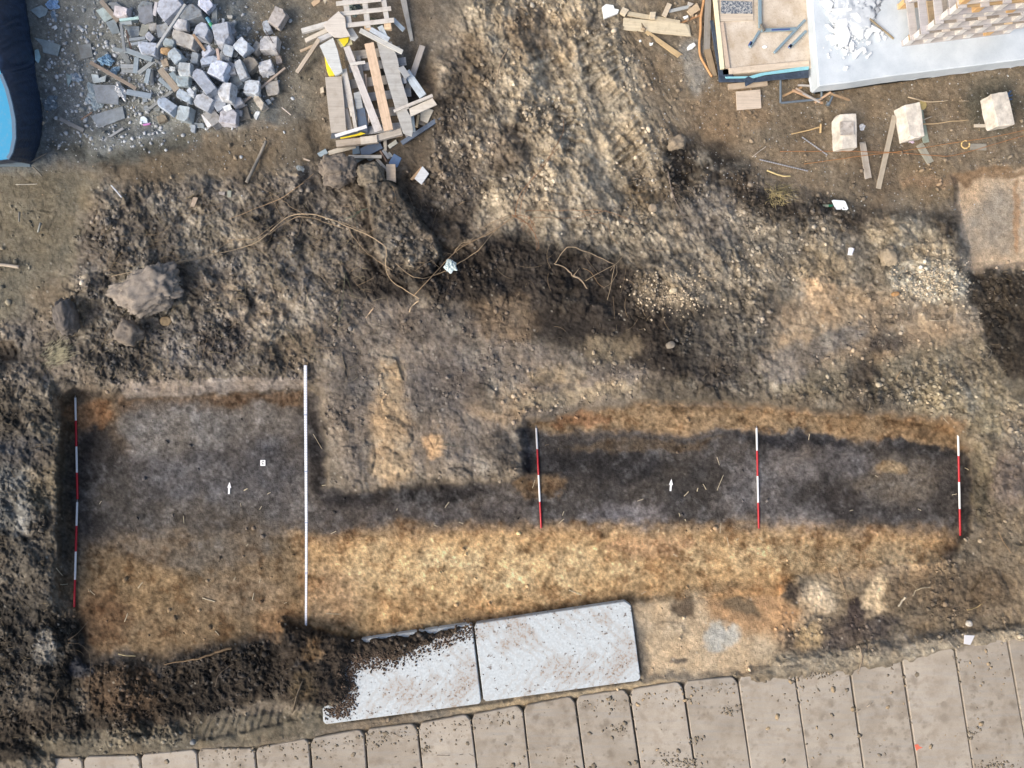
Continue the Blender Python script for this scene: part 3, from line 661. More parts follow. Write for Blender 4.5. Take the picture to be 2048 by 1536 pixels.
for i in range(5):
    wv = .058-.004*i
    boxbetween('staff_section', W(xs[i], ys[i], zs_(ys[i])), W(xs[i+1], ys[i+1], zs_(ys[i+1])), wv, .034-.003*i, m_st, root)
    if i: boxbetween('section_collar', W(xs[i], ys[i]-1.3, zs_(ys[i])), W(xs[i], ys[i]+1.3, zs_(ys[i])), wv+.010, .044-.003*i, paint((150,165,190), .4), root)
boxbetween('foot_cap', W(612, 1251, zs_(1251)), W(612, 1255, zs_(1255)), .05, .03, paint((110,112,120), .5, .4), root)
def arrow(tail, tip, label):
    z = gmax(tail[0], tail[1], 6)+.006; A, B = Vector((*tail, 0)), Vector((*tip, 0)); d = (B-A); s = Vector((-d.y, d.x, 0)).normalized(); L = d.length; u = d.normalized()
    pts = [A-s*1.7, A+u*L*.52-s*1.7, A+u*L*.5-s*4, B, A+u*L*.5+s*4, A+u*L*.52+s*1.7, A+s*1.7]
    polyslab('north_arrow', label, [(p.x, p.y) for p in pts], .012, 0, WHT, 'north arrow', paint((246,246,248), .4, .03), absz=z, bev=0, group='white north arrows')
arrow((457.5,988), (459,964), 'white north arrow on the west dig floor below the number card')
arrow((1341,982), (1343,958), 'white north arrow on the dark floor of the east trench')
root = empty('number_card', W(526, 925.5, gmax(526, 925, 8)+.01)); tag(root, 'small white number card with a grey character on the dig floor', 'number card')
z = root.location.z
def ploc(name, pts, z, th, mat):
    P = [W(x, y, z)-root.location for x, y in pts]; bm = bmesh.new(); vs = [bm.verts.new(p) for p in P]; f = bm.faces.new(vs)
    e = bmesh.ops.extrude_face_region(bm, geom=[f])
    for g in e['geom']:
        if isinstance(g, bmesh.types.BMVert): g.co.z += th
    return bmobj(name, bm, mat, root)
ploc('card', [(521,920),(530.8,920),(530.8,931.5),(521,931.5)], z, .008, paint((246,247,248), .5, .02))
bm = bmesh.new()
strokes = [((523.3,924.4),(524.6,922.3)), ((524.6,922.3),(527.2,922.3)), ((527.2,922.3),(527.6,924.2)), ((523.3,924.4),(524.6,926)), ((524.6,926),(524.6,928.6)), ((524.6,928.6),(527.2,928.6)), ((526.2,926),(526.4,927))]
for a, b_ in strokes:
    A, B = W(*a, z+.009)-root.location, W(*b_, z+.009)-root.location; d = B-A
    bm_box(bm, (A+B)/2, (d.length+.008, .011, .003), math.atan2(d.y, d.x))
bmobj('character', bm, paint((70,76,72), .6, 0), root)
# ------------------------------------------------------------------ concrete road
m_road, t, b = nodes_new('road_slab_concrete'); v = objvec(t); oi = N(t, 'ShaderNodeObjectInfo')
n1 = noise(t, v, 1.3, 6, .65); st = noise(t, mapping(t, v, (.7, 9, 1)), 1.6, 5, .6); n3 = noise(t, v, 4.2, 5, .6); n4 = noise(t, v, 60, 3, .7)
vo = N(t, 'ShaderNodeTexVoronoi'); vo.inputs['Scale'].default_value = 3.4; vo.inputs['Randomness'].default_value = 1
dsp = N(t, 'ShaderNodeVectorMath', operation='ADD'); nzv = N(t, 'ShaderNodeTexNoise'); nzv.inputs['Scale'].default_value = 9; t.links.new(v, nzv.inputs['Vector'])
sc_ = N(t, 'ShaderNodeVectorMath', operation='SCALE'); sc_.inputs['Scale'].default_value = .12; t.links.new(nzv.outputs['Color'], sc_.inputs[0]); t.links.new(v, dsp.inputs[0]); t.links.new(sc_.outputs[0], dsp.inputs[1]); t.links.new(dsp.outputs[0], vo.inputs['Vector'])
vo2 = N(t, 'ShaderNodeTexVoronoi'); vo2.inputs['Scale'].default_value = 9; t.links.new(dsp.outputs[0], vo2.inputs['Vector'])
c = mixc(t, ramp(t, n1, .35, .65), lin((154,144,129)), lin((184,175,160)))
c = mixc(t, ramp(t, st, .45, .7, 0, .55), c, lin((150,152,152)))
c = mixc(t, ramp(t, n3, .5, .68, 0, .55), c, lin((122,106,86)))
def thr(src, a, b_): return ramp(t, src, a, b_, 1, 0)
def mul(a, b_):
    m = N(t, 'ShaderNodeMath', operation='MULTIPLY'); t.links.new(a, m.inputs[0]); t.links.new(b_, m.inputs[1]); return m.outputs[0]
c = mixc(t, mul(mul(thr(vo.outputs['Distance'], .16, .40), ramp(t, vo.outputs['Color'], .42, .5)), ramp(t, n3, .38, .5, 0, .7)), c, lin((108,98,84)))
c = mixc(t, mul(mul(thr(vo2.outputs['Distance'], .14, .40), ramp(t, vo2.outputs['Color'], .55, .6)), ramp(t, n1, .42, .52, 0, .65)), c, lin((112,102,88)))
c = mixc(t, .35, c, mixc(t, oi.outputs['Random'], lin((184,174,158)), lin((130,120,104)))); c = mixc(t, ramp(t, n4, .3, .7, 0, .22), c, lin((90,84,76)))
t.links.new(c, b.inputs['Base Color']); b.inputs['Roughness'].default_value = .9; bump(t, b, n4, .35, .006)
J = [(52,1518,60,1600),(165,1512,170,1600),(279,1507,290,1600),(394,1496,402,1600),(509,1493,518,1600),(618,1474,628,1600),(729,1456,739,1600),(834,1444,851,1600),(941,1426,962,1600),(1045,1408,1066,1600),
     (1149,1390,1178,1600),(1257,1376,1290,1600),(1365,1360,1400,1600),(1475,1350,1511,1600),(1588,1338,1626,1600),(1697,1322,1736,1600),(1802,1308,1845,1600),(1908,1290,1956,1600),(2012,1262,2072,1600),(2122,1240,2186,1600)]
DESC = ['westernmost road slab, mostly under dark soil','second road slab from the west, edge muddy','third road slab from the west with muddy rounded head','road slab with a grey stone at its left corner','road slab under the cleat tracks, head chamfered','road slab below the left end of the white plates',
 'road slab with chamfered head under the left white plate','road slab with pale worn chamfered head','road slab with wide chamfers below the gap between white plates','road slab with a dark damp patch at the picture edge','road slab just left of the right white plate corner','road slab beneath the right white plate corner','road slab with sandy chamfer right of the white plates',
 'road slab with cleat scratches and mud on its head','road slab with grey damp spot at its soil-covered head','road slab with a thin curved twig, head under soil','road slab with an orange paint mark','road slab with brown muddy spots, fourth from the east','road slab with bluish streaks near the east side']
for i in range(len(J)-1):
    a, b_ = J[i], J[i+1]; g = 1.5+R.uniform(-.2, .9); ch = 13 if 4 < i < 14 else 9
    def at_(j, y): return j[0]+(j[2]-j[0])*(y-j[1])/(j[3]-j[1])
    yl, yr = a[1]+2, b_[1]+3
    xl, xr = a[0]+g, b_[0]-g
    ye = 1536+130
    pts = [(at_(a, ye)+g, ye+6), (at_(a, yl+ch)+g, yl+ch), (xl+ch*.6, yl+.5), (xl+ch*.9, yl-.5), (xr-ch*.9, yr+1), (xr-ch*.5, yr+2.5), (at_(b_, yr+ch)-g, yr+ch), (at_(b_, ye)-g, ye-8)]
    o = polyslab('concrete_plate', 'brownish grey concrete '+DESC[i], pts, .14, 0, cat='concrete slab', mat=m_road, group='concrete slabs of the site road', absz=-.115+R.uniform(-.004, .004), bev=.014)
# ------------------------------------------------------------------ two new white plates with tyre prints
m_pl, t, b = nodes_new('new_plate_concrete'); tc = N(t, 'ShaderNodeTexCoord'); v = tc.outputs['Object']
n1 = noise(t, v, 3, 6, .7); n2 = noise(t, v, 22, 5, .7); n3 = noise(t, v, 9, 5, .65); n4 = noise(t, v, 1.2, 3, .6)
c = mixc(t, ramp(t, n2, .3, .7), lin((164,173,176)), lin((200,207,209)))
# herring-bone cleat smears: bands across the plate with opposite lean on each side of a centre line
sx = N(t, 'ShaderNodeSeparateXYZ'); t.links.new(v, sx.inputs[0]); nv = N(t, 'ShaderNodeTexNoise'); nv.inputs['Scale'].default_value = 2.2; t.links.new(v, nv.inputs['Vector'])
def mth(op, a, b_=None):
    m = N(t, 'ShaderNodeMath', operation=op)
    for k, x in enumerate((a, b_)):
        if x is None: continue
        if hasattr(x, 'links'): t.links.new(x, m.inputs[k])
        else: m.inputs[k].default_value = x
    return m.outputs[0]
yy = mth('ADD', sx.outputs['Y'], mth('MULTIPLY', sx.outputs['X'], -.15)); ay = mth('ABSOLUTE', mth('ADD', yy, mth('MULTIPLY', nv.outputs['Fac'], .3)), 0)
ph = mth('ADD', mth('MULTIPLY', sx.outputs['X'], 4.6), mth('MULTIPLY', ay, 4.2)); ph = mth('ADD', ph, mth('MULTIPLY', n1, 3.2))
saw = mth('ABSOLUTE', mth('SUBTRACT', mth('FRACT', ph), .5)); bar = ramp(t, saw, .26, .36, 0, 1)
msk = mul(bar, ramp(t, n4, .38, .58)); msk = mul(msk, ramp(t, n2, .38, .60, .05, 1))
c = mixc(t, mth('MULTIPLY', msk, .68), c, lin((150,134,116)))
c = mixc(t, mul(ramp(t, n4, .5, .62, 0, .7), ramp(t, n2, .4, .62)), c, lin((144,122,100)))
vo = N(t, 'ShaderNodeTexVoronoi'); vo.inputs['Scale'].default_value = 11; t.links.new(v, vo.inputs['Vector'])
spot = mul(ramp(t, vo.outputs['Distance'], .10, .2, 1, 0), ramp(t, vo.outputs['Color'], .62, .66)); c = mixc(t, mul(spot, ramp(t, n3, .42, .5)), c, lin((78,64,54)))
c = mixc(t, ramp(t, n3, .60, .66, 0, .8), c, lin((92,74,60)))
t.links.new(c, b.inputs['Base Color']); b.inputs['Roughness'].default_value = .85; bump(t, b, n2, .3, .004)
polyslab('concrete_plate', 'white concrete plate with tyre smears, its left part buried in soil', [(641,1296),(646,1290),(938,1248),(944,1251),(962,1403),(958,1408),(652,1449),(646,1443)], .15, 0, cat='concrete plate', mat=m_pl, group='two new white concrete plates', absz=-.05, bev=.012)
polyslab('concrete_plate', 'white concrete plate with herringbone tyre smears, right of the pair', [(949,1254),(954,1247),(1250,1203),(1262,1211),(1281,1356),(1276,1362),(972,1403),(967,1399)], .15, 0, cat='concrete plate', mat=m_pl, group='two new white concrete plates', absz=-.05, bev=.012)
# ------------------------------------------------------------------ thick white slab top right
m_w, t, b = nodes_new('cast_white_concrete'); tc = N(t, 'ShaderNodeTexCoord'); v = tc.outputs['Object']; n1 = noise(t, v, 1.6, 6, .6); n2 = noise(t, v, 30, 4, .7)
c = mixc(t, ramp(t, n1, .35, .65), lin((182,193,201)), lin((206,215,221))); c = mixc(t, ramp(t, n2, .55, .75, 0, .4), c, lin((150,162,172)))
t.links.new(c, b.inputs['Base Color']); b.inputs['Roughness'].default_value = .8; bump(t, b, n2, .3, .005)
edge = [(1619,-60)]; 
for i in range(13): edge.append((1619+18*(i+1)/13+R.uniform(-.5, .5), -60+232*(i+1)/13))
edge += [(1700,164.5),(1780,152),(1880,139.5),(1980,127),(2060,117),(2400,66),(2400,-500),(1590,-420)]
root = empty('cast_concrete_block', W(1640, 160, 0.0)); tag(root, 'huge thick bluish white concrete slab in the upper right corner', 'concrete slab')
o = polyslab('slab', None, edge, .34, 0, mat=m_w, absz=.06, bev=.02); attach(o, root)
lip = [(1602+20*(k/30)+R.uniform(-1.6, .6), -60+242*k/30) for k in range(31)]+[(1622+k*13, 182.5-k*13*.124+R.uniform(-.6, 1.4)) for k in range(1, 36)]
inn = [(x+(9 if k < 31 else 0), y-(0 if k < 31 else 7)) for k, (x, y) in enumerate(lip)]
attach(polyslab('mortar_lip', None, lip+inn[::-1], .05, absz=.05, mat=m_w, bev=.01), root)
# ------------------------------------------------------------------ rubble heap (every piece its own object)
G = 'broken grey blocks tipped in a heap'
def rb(cx, cy, w, h, ang, ht, lev, col, label, tilt=None, cuts=2, stain=.55, taper=0):
    r = random.Random(int(cx*7+cy)); tilt = tilt or (r.uniform(-9, 9), r.uniform(-9, 9)); ht *= .8; lev *= .75; col = tuple(min(235, int(k*1.0+4)) for k in col)
    return block('rubble_block', label, cx, cy, w*1.02, h*1.02, -ang, ht, lev, tilt, col, 'block', G, cuts, stain, taper)
# blocks: centre px, size px, angle (clockwise on the picture), height m, lift m, colour
rb(342,18,50,36,-36,.30,.08,(160,168,182),'biggest bluish grey block at the top of the heap')
rb(385,31,44,31,-17,.26,.02,(136,144,150),'large dark grey block right of the biggest block, chip of white on it')
rb(412,10,27,23,42,.20,.14,(186,194,212),'pale bluish square block at the picture top beside a narrow board')
rb(372,82,54,27,22,.24,.02,(160,160,158),'long slanted beige-grey block under the two-tone pale block',(10,-16))
rb(363.5,51,27,20,5,.18,.16,(190,192,196),'small pale cream-grey block below the biggest block')
rb(354,114,28,21,50,.20,.12,(158,172,182),'grey block with bright rim near the heap centre, tilted')
rb(298,101,36,25,6,.22,.12,(172,182,196),'bright block lying on crossed planks at the end of the long batten')
rb(300.5,75.5,16,13,42,.12,.15,(168,174,184),'little pale block left of the long batten')
rb(341,88,22,15,12,.16,.06,(156,170,175),'small rounded grey block above the beige stone')
rb(308,56,17,14,0,.12,.08,(146,148,148),'small round grey lump under the square panel corner',cuts=3)
rb(245,26,28,20,14,.18,.08,(192,188,192),'pinkish white block at the left of the heap top',cuts=3)
rb(408,66,29,31,15,.26,.10,(168,175,186),'five-sided grey block below the green bottle',cuts=2)
rb(448,73,33,42,-12,.30,.10,(162,169,180),'large hooded grey block with a light left face')
rb(463,58,12,28,-32,.16,.10,(140,145,150),'narrow grey block leaning behind the hooded block')
rb(487,96,27,26,44,.24,.12,(192,202,212),'clean pale square block with a dark slot, right side of heap')
rb(541,91,33,29,4,.24,.0,(188,188,188),'cream and grey block crossed by a thin dark twig')
rb(515,98,24,15,-56,.18,.0,(164,160,152),'beige-grey block between the slotted block and the cream block')
rb(557,38,36,25,-62,.22,.0,(184,178,172),'lone diamond-shaped cream block right of the heap')
rb(535,56,14,24,-20,.14,.0,(168,176,184),'rounded bluish stone right of the heap below the diamond block',cuts=3)
rb(457,101,20,21,15,.05,.30,(168,178,186),'thin grey piece lying against the hooded block')
rb(416,106,24,13,-42,.18,.14,(182,190,204),'pale lying block with a small hole, heap centre right')
rb(420,122,34,14,-14,.14,.14,(164,176,192),'long low grey block below the pale lying block')
rb(452,114,20,22,6,.18,.06,(158,164,168),'rounded grey block right of the pinkish upright board')
rb(440,142,33,33,24,.28,.14,(194,204,220),'brightest large block in the middle of the heap')
rb(464,139,20,26,-10,.22,.03,(142,147,154),'darker grey block right of the brightest block')
rb(484,141,17,36,-22,.22,.10,(166,173,180),'tall narrow grey block leaning left, right half of heap')
rb(503,130,27,25,-38,.20,.03,(128,124,116),'brown-grey muddy block beside the tall narrow block')
rb(533,137,28,23,-14,.22,.0,(196,199,202),'pale block beside a thin grey stake at the heap edge')
rb(506,178,28,27,6,.26,.02,(202,210,216),'very pale cube-like block over the long stick')
rb(455,187,27,36,6,.30,.06,(186,191,196),'tall pale block with cream left face, lower right of heap')
rb(476,206,20,17,-28,.18,.02,(176,179,184),'small many-sided grey block above the concrete bits',cuts=3)
rb(521,206,13,32,-38,.16,.0,(176,170,158),'wedge-shaped beige block on the bare ground right of heap',cuts=3)
rb(460,237,32,29,4,.26,.0,(184,185,192),'block with a curved notch at the lower edge of the heap')
rb(429,238,24,32,-40,.24,.0,(152,152,150),'brownish block left of the notched block')
rb(439,208,22,28,-36,.22,.04,(154,162,172),'grey block behind the tall pale block')
rb(411,167,24,56,-38,.28,.14,(158,167,180),'longest two-tone grey block lying diagonally across the heap')
rb(411,206,36,28,28,.24,.06,(164,171,180),'wide grey block under the white splinter')
rb(368,164,26,20,6,.16,.10,(144,160,168),'greenish grey block with a small flake on top')
rb(372.5,141,25,25,4,.20,.12,(164,173,178),'square grey block with wavy top edge, heap centre')
rb(370,193,29,17,28,.16,.10,(158,172,184),'grey wedge block below the flaked block')
rb(384,186,10,18,-40,.12,.16,(172,182,192),'slim pale block on the right of the grey wedge block')
rb(336,213,38,20,35,.22,.06,(156,170,186),'shiny grey block at the foot of the slanting batten')
rb(372,229,27,29,14,.24,.0,(154,167,174),'grey block with a pale lower face at the bottom edge')
rb(392,118,14,22,12,.14,.04,(138,148,156),'grey lump left of the pale lying block',cuts=3)
rb(333,60,16,22,-30,.14,.02,(146,152,156),'grey fragment under the long batten middle')
rb(292,16,26,22,10,.12,.0,(128,138,144),'dull grey fragment at the very top of the heap')
rb(330,140,15,10,-25,.08,.06,(170,174,176),'pale pink-grey fragment below the beige stone')
rb(346,139,12,10,10,.08,.08,(176,184,188),'small pale fragment left of the wavy-topped block')
rb(331,127,12,16,-20,.08,.06,(152,140,124),'small tan fragment below the beige stone')
rb(395,251,30,10,6,.06,.0,(132,142,148),'flat grey fragment at the bottom tip of the heap')
rb(488,228,22,24,-18,.05,.0,(104,102,96),'flat dark slab sunk in the ground at the lower right of heap',(0,0))
rb(474,165,22,25,-30,.14,.02,(114,124,130),'dark slate-like fragment above the pale cube-like block')
rb(477,226,17,12,10,.10,.02,(142,148,156),'little grey block right of the white chunk on the notched block')
rb(325,238,18,14,-20,.10,.0,(128,120,104),'muddy beige lump at the lower left of the heap',cuts=3)
rb(295,217,13,8,8,.08,.02,(132,140,146),'small grey fragment at the low end of the slanting batten')
rb(316,218,14,12,-10,.10,.0,(116,122,122),'dark muddy fragment left of the shiny block')
rb(546,177,26,26,-10,.08,.0,(164,161,154),'square beige slab lying alone on the ground right of heap',(2,3),1)
rb(558,120,11,15,-8,.06,.0,(166,157,148),'small beige tile on the ground at the right of heap',(2,3),1)
GC = 'small pale chips around the block heap'
for (x, y, w, h, a, c, l) in [(447,42,5,9,0,(214,222,228),'tiny white chip above the hooded block'),(460,34,10,6,5,(178,178,172),'beige chip on bare ground above the leaning narrow block'),(468,48,6,13,25,(170,176,178),'grey splinter chip right of the tiny white chip'),
    (455,216,15,11,-20,(220,226,232),'white rounded chunk resting on the notched block'),(414,242,9,27,-24,(228,234,240),'long bright white splinter at the lower heap edge'),(514,230,8,17,28,(202,208,208),'white splinter on the ground right of the notched block'),
    (537,204,9,10,-30,(160,170,176),'small grey triangle chip right of the wedge-shaped block'),(387,258,9,15,10,(158,168,176),'grey flake at the bottom tip of the heap'),(389,179,10,10,20,(218,226,226),'bright white chunk right of the grey wedge block'),(413,190,20,7,40,(222,228,234),'white streak of plaster under the longest block'),
    (486,175,9,5,10,(196,202,206),'small white chip left of the pale cube-like block'),(421,196,9,9,0,(178,182,186),'little round pale chip below the longest block'),(481,213,9,6,-10,(196,200,200),'white chip under the many-sided block'),(283,246,5,5,0,(214,220,222),'white speck chip near the torn carton'),(472,110,8,11,20,(168,172,170),'grey chip beside the thin lying piece'),(515,140,6,10,10,(206,200,182),'cream chip left of the pale block by the stake')]:
    block('rubble_chip', l, x, y, w, h, -a, .05, .02 if l.find('on the') < 0 else .25, (4, 5), c, 'chip', GC, 2, .15, absz=None)
stone('beige_stone','lumpy beige stone in the middle of the grey blocks',334,102.5,11,6.5,.07,3,(168,140,104),lev=1.5)
# boards and sheets in the heap
GB = 'grey boards and battens in the rubble heap'
for p1, p2, w, lev, th, c, l, l2 in [
    ((201.5,1),(236,42),9,.03,.03,(136,128,118),'brown-grey board along the upper left edge of the heap',.05),
    ((277,35),(238.6,39.5),5,.16,.03,(168,198,198),'pale turquoise strip beside the pinkish white block',.16),
    ((240,47),(263,44.5),6.5,.14,.03,(146,156,160),'grey strip just below the turquoise strip',.14),
    ((312.5,4),(308,31),7,.14,.03,(172,172,176),'pale upright strip left of the biggest block',.1),
    ((370,8),(313,94),5,.34,.04,(174,177,176),'long pale batten slanting across the top of the heap',.42),
    ((258,79),(290,75),6,.12,.03,(134,144,152),'upper of two short parallel boards left of the little pale block',.12),
    ((263,88),(295,81.5),5.5,.13,.03,(134,144,152),'lower of two short parallel boards left of the little pale block',.13),
    ((241.5,49),(249,103),6,.18,.025,(124,130,134),'bent upright lath on the left of the heap',.2),
    ((252,60),(262,99),3,.1,.02,(142,118,104),'thin reddish stick behind the bent lath',.1),
    ((250,99),(304,119),10,.16,.03,(128,140,148),'wide grey plank under the bright block',.2),
    ((226,97),(252,103),8,.10,.03,(124,134,140),'short grey plank left of the wide grey plank',.14),
    ((243,104),(259,128),9,.12,.03,(122,128,130),'short lath crossing beneath the wide plank, left',.06),
    ((273,114),(270,146),10,.12,.03,(132,146,156),'upright grey plank crossing a dark hollow',.1),
    ((241,132),(268,132),8,.14,.03,(142,148,152),'upper of two level laths at the left foot of the heap',.14),
    ((243,140),(268,142),7,.12,.03,(136,142,146),'lower of two level laths at the left foot of the heap',.12),
    ((308,121),(276,146),8,.14,.03,(138,144,146),'slanting board right of the level laths',.1),
    ((318,49),(322,74),13,.06,.03,(124,132,140),'grey upright board under the batten middle',.06),
    ((180,124),(272,177),7,.04,.035,(132,122,112),'long brown batten pointing at the heap from the left',.12),
    ((428.6,15),(428.6,48),11,.06,.03,(134,142,144),'broad grey upright board at the right top of the heap',.06),
    ((386,68),(410,101),5.5,.28,.025,(152,130,108),'brown stick between the long slanted and five-sided blocks',.22),
    ((434,97),(438,122),6,.26,.025,(172,156,148),'pinkish upright board right of the long low block',.2),
    ((570,135),(487,204),4,.03,.03,(172,158,144),'long thin stick running under the very pale cube-like block',.03),
    ((253,183),(302,192),11,.06,.03,(128,142,156),'grey-blue plank right of the white bag',.08),
    ((297.5,137),(292,166),9,.12,.03,(138,152,162),'upright plank left of the brown muddy plank',.1),
    ((303,140),(304,170),8,.04,.03,(112,120,128),'dark upright plank behind the upright plank',.04),
    ((320,138),(354,180),13,.14,.03,(150,140,126),'brown muddy plank in the lower left of the heap',.1),
    ((318,157),(343,179),8,.08,.03,(136,150,160),'grey plank under the brown muddy plank',.06),
    ((342,145),(356,163),10,.10,.03,(126,142,150),'grey plank right of the brown muddy plank',.06),
    ((345,182),(298,217),6,.05,.03,(128,132,132),'batten slanting down to the lower left of the heap',.03),
    ((289,192),(290,203),10,.02,.03,(136,148,160),'short board end below the grey-blue plank',.02),
    ((553,136),(551,160),5,.0,.03,(140,138,130),'thin grey stake beside the pale block at the heap edge',.0),
    ((119,237),(167,261),8,.0,.03,(136,136,134),'grey board lying alone between the tarpaulin and the heap',.0),
    ((184,224),(162,239),2.6,.0,.015,(140,120,104),'thin brown stick near the lying flat sheet',.0),
    ((246,256),(207,281),5,.0,.03,(138,142,144),'grey lath on the ground below the torn carton',.0)]:
    plank('board', l, p1, p2, w, lev+(.04 if lev > .04 else 0), th, c, 'board', GB, lev2=l2+(.04 if l2 > .04 else 0), stain=.35)
GS = 'broken flat sheets among the rubble'
for pts, th, lev, c, l in [
    ([(191.7,20.5),(207,14.6),(226,35),(209,44.5)],.02,.05,(160,176,176),'greenish pale panel at the upper left edge of the heap'),
    ([(211,44),(230,38),(240,65),(224,68)],.02,.04,(132,145,152),'dark grey panel below the greenish panel'),
    ([(219,4),(233,5),(250,17),(244,23),(224,18)],.02,.05,(120,127,132),'slate grey panel beside the pinkish white block'),
    ([(276.7,14.6),(304.5,9),(306,42),(288.4,48.3),(277.6,41)],.03,.20,(124,130,138),'large square grey panel left of the biggest block'),
    ([(248,52),(279,52.5),(278,72),(261,75)],.03,.08,(124,136,146),'grey panel below the turquoise strip'),
    ([(283.5,48),(302,47),(290,74),(277,69)],.03,.12,(144,148,142),'olive grey panel below the square panel'),
    ([(269,33),(277,32),(276,46),(262,44)],.02,.08,(112,124,126),'small dark sheet between strip and square panel'),
    ([(68,75),(92,80),(121,90),(115,112),(86,105),(84,92)],.02,.01,(134,148,152),'grey cement sheet with a stepped edge by the tarpaulin'),
    ([(156,91),(181,86),(186,113),(162,118)],.03,.01,(122,128,130),'square dark sheet standing alone left of the heap'),
    ([(186,169),(235,170),(237,209),(193,205)],.03,.06,(128,136,144),'large square grey sheet resting on clear plastic'),
    ([(181,232),(213,221),(245,212),(250,236),(197,256)],.02,.01,(134,143,150),'lying four-sided grey sheet below the clear plastic'),
    ([(131,146),(146,153),(136,175)],.012,.01,(130,152,158),'glassy triangular shard left of the clear plastic'),
    ([(69,100),(76,98),(81,113),(76,127),(70,120)],.015,.01,(170,206,212),'pale turquoise shard touching the tarpaulin'),
    ([(60,20),(82,10),(96,18),(92,30),(78,36)],.012,.01,(140,156,162),'grey film-like sheet near the top by the tarpaulin'),
    ([(106,52),(112,50),(115,56),(109,60)],.01,.01,(206,216,222),'little white square scrap in the upper left yard'),
    ([(182,148),(196,149),(198,156),(213,150),(210,163),(190,166),(186,165)],.015,.03,(176,188,192),'pale grey rag-shaped sheet above the large square sheet')]:
    polyslab('sheet', l, pts, th, lev, c, 'sheet', conc(c, .3), group=GS)
crumple('crumpled_film','light blue crumpled plastic left of the crossed laths',213,122,34,30,10,(150,186,212),.03,.10,rough=.25)
crumple('crumpled_film','small blue crumpled film below the light blue plastic',230,142,30,20,30,(160,190,214),.03,.06,rough=.25)
crumple('plastic_bag','white crumpled plastic bag against the large square sheet',244,183,24,48,22,(226,234,240),.05,.12,cat='plastic bag',rough=.3)
crumple('clear_film','thin clear film half under the large square sheet',190,190,46,66,10,(170,188,198),.0,.03,trans=.45)
crumple('clear_film','dusty clear film on the ground beside the tarpaulin',103,206,56,40,20,(134,150,160),.0,.03,trans=.45)
crumple('crumpled_film','blue and clear film scraps at the upper left corner',106,10,34,24,0,(140,176,214),.01,.06)
crumple('crumpled_film','clear film strip hanging below the blue film scraps',108,32,14,34,12,(160,182,200),.0,.04,trans=.3)
crumple('crumpled_film','clear film wisp beside the glassy shard',152,156,32,22,-30,(156,176,196),.0,.04,trans=.35)
root = empty('torn_carton', W(287, 240, gmax(287, 240, 8))); tag(root, 'torn white drinks carton with a pink stripe at the heap foot', 'carton')
attach(polyslab('carton_body', None, [(281,234),(287,232),(294,237),(295,245),(283,246),(280,240)], .04, .01, (206,220,230)), root)
attach(polyslab('pink_stripe', None, [(285,248),(299,246),(300,248.5),(286,251)], .03, .005, (196,130,190)), root)
root = empty('plastic_bottle', W(422, 50, gmax(422, 50, 4)+.22)); tag(root, 'clear plastic bottle with a green label in the rubble heap', 'bottle')
A, B = W(414, 36, root.location.z), W(430, 62, root.location.z)
cyl('bottle_body', A, B, .035, film((120,176,200), .15, .25), root); cyl('green_label', A.lerp(B, .42), A.lerp(B, .68), .037, paint((70,150,110), .4, .1), root); cyl('cap', B, B.lerp(A, -.10), .015, paint((80,120,200), .4, .1), root)
# ------------------------------------------------------------------ wrapped stack at the upper left edge
root = empty('wrapped_stack', W(10, 180, 0)); tag(root, 'tall stack under dark navy plastic film with a bright blue top sheet', 'covered stack')
inner = [(-90,-60),(-30,-30),(-8,40),(-6,90),(0,140),(12,172),(22,205),(28,240),(29,275),(24,300),(16,318),(-20,324),(-90,326)]
outer = [(-90,-110),(44,-60),(54,20),(62,70),(70,115),(76,160),(81,195),(86,235),(84,265),(78,298),(64,331),(0,334),(-90,345)]
def resample(P, n):
    P = [Vector((*p, 0)) for p in P]; d = [0]
    for a, b_ in zip(P[:-1], P[1:]): d.append(d[-1]+(b_-a).length)
    out = []
    for i in range(n):
        s = d[-1]*i/(n-1); k = max(j for j in range(len(d)) if d[j] <= s+1e-9); k = min(k, len(P)-2)
        out.append(P[k].lerp(P[k+1], (s-d[k])/(d[k+1]-d[k])))
    return out
def paired(A_, B_, per=22):
    a, b_ = [], []
    for i in range(len(A_)-1):
        for k in range(per):
            t_ = k/per; a.append(Vector((*A_[i], 0)).lerp(Vector((*A_[i+1], 0)), t_)); b_.append(Vector((*B_[i], 0)).lerp(Vector((*B_[i+1], 0)), t_))
    a.append(Vector((*A_[-1], 0))); b_.append(Vector((*B_[-1], 0))); return a, b_
PI_, PO_ = paired(inner, outer); rows = 14; ZT = .95; vs, fs = [], []
for j in range(rows+1):
    f = j/rows
    for i, (a, b_) in enumerate(zip(PI_, PO_)):
        q = a.lerp(b_, f); prof = 1-f**1.25; gzv = .0
        pl = .022*math.sin(i*.55+2.2*mn.noise(Vector((i*.05, f*1.2, 0))))*(.2+.8*f)*(1-f*.2)*mn.noise(Vector((i*.09, 3, f)))*2+.02*mn.noise(Vector((i*.12, f*2.5, 7)))+.03*math.sin(i*.8+9*mn.noise(Vector((i*.05, f*1.5, 9))))*f**.5*abs(mn.noise(Vector((i*.11, f, 4))))*2
        vs.append(W(q.x, q.y, gzv+(ZT-gzv)*prof+pl*(1 if j else .2))-root.location)
n = len(PI_)
for j in range(rows):
    for i in range(n-1): a = j*n+i; fs.append((a, a+n, a+n+1, a+1))
navy = film((44,62,88), .42); o = meshobj('navy_film', vs, fs, navy, root, True)
md = o.modifiers.new('thick', 'SOLIDIFY'); md.thickness = .004
attach(polyslab('blue_top_sheet', None, inner[2:]+[(-90,-60)], .05, absz=ZT-.06, mat=paint((50,148,190), .55, .15, dcol=(190,170,150))), root)
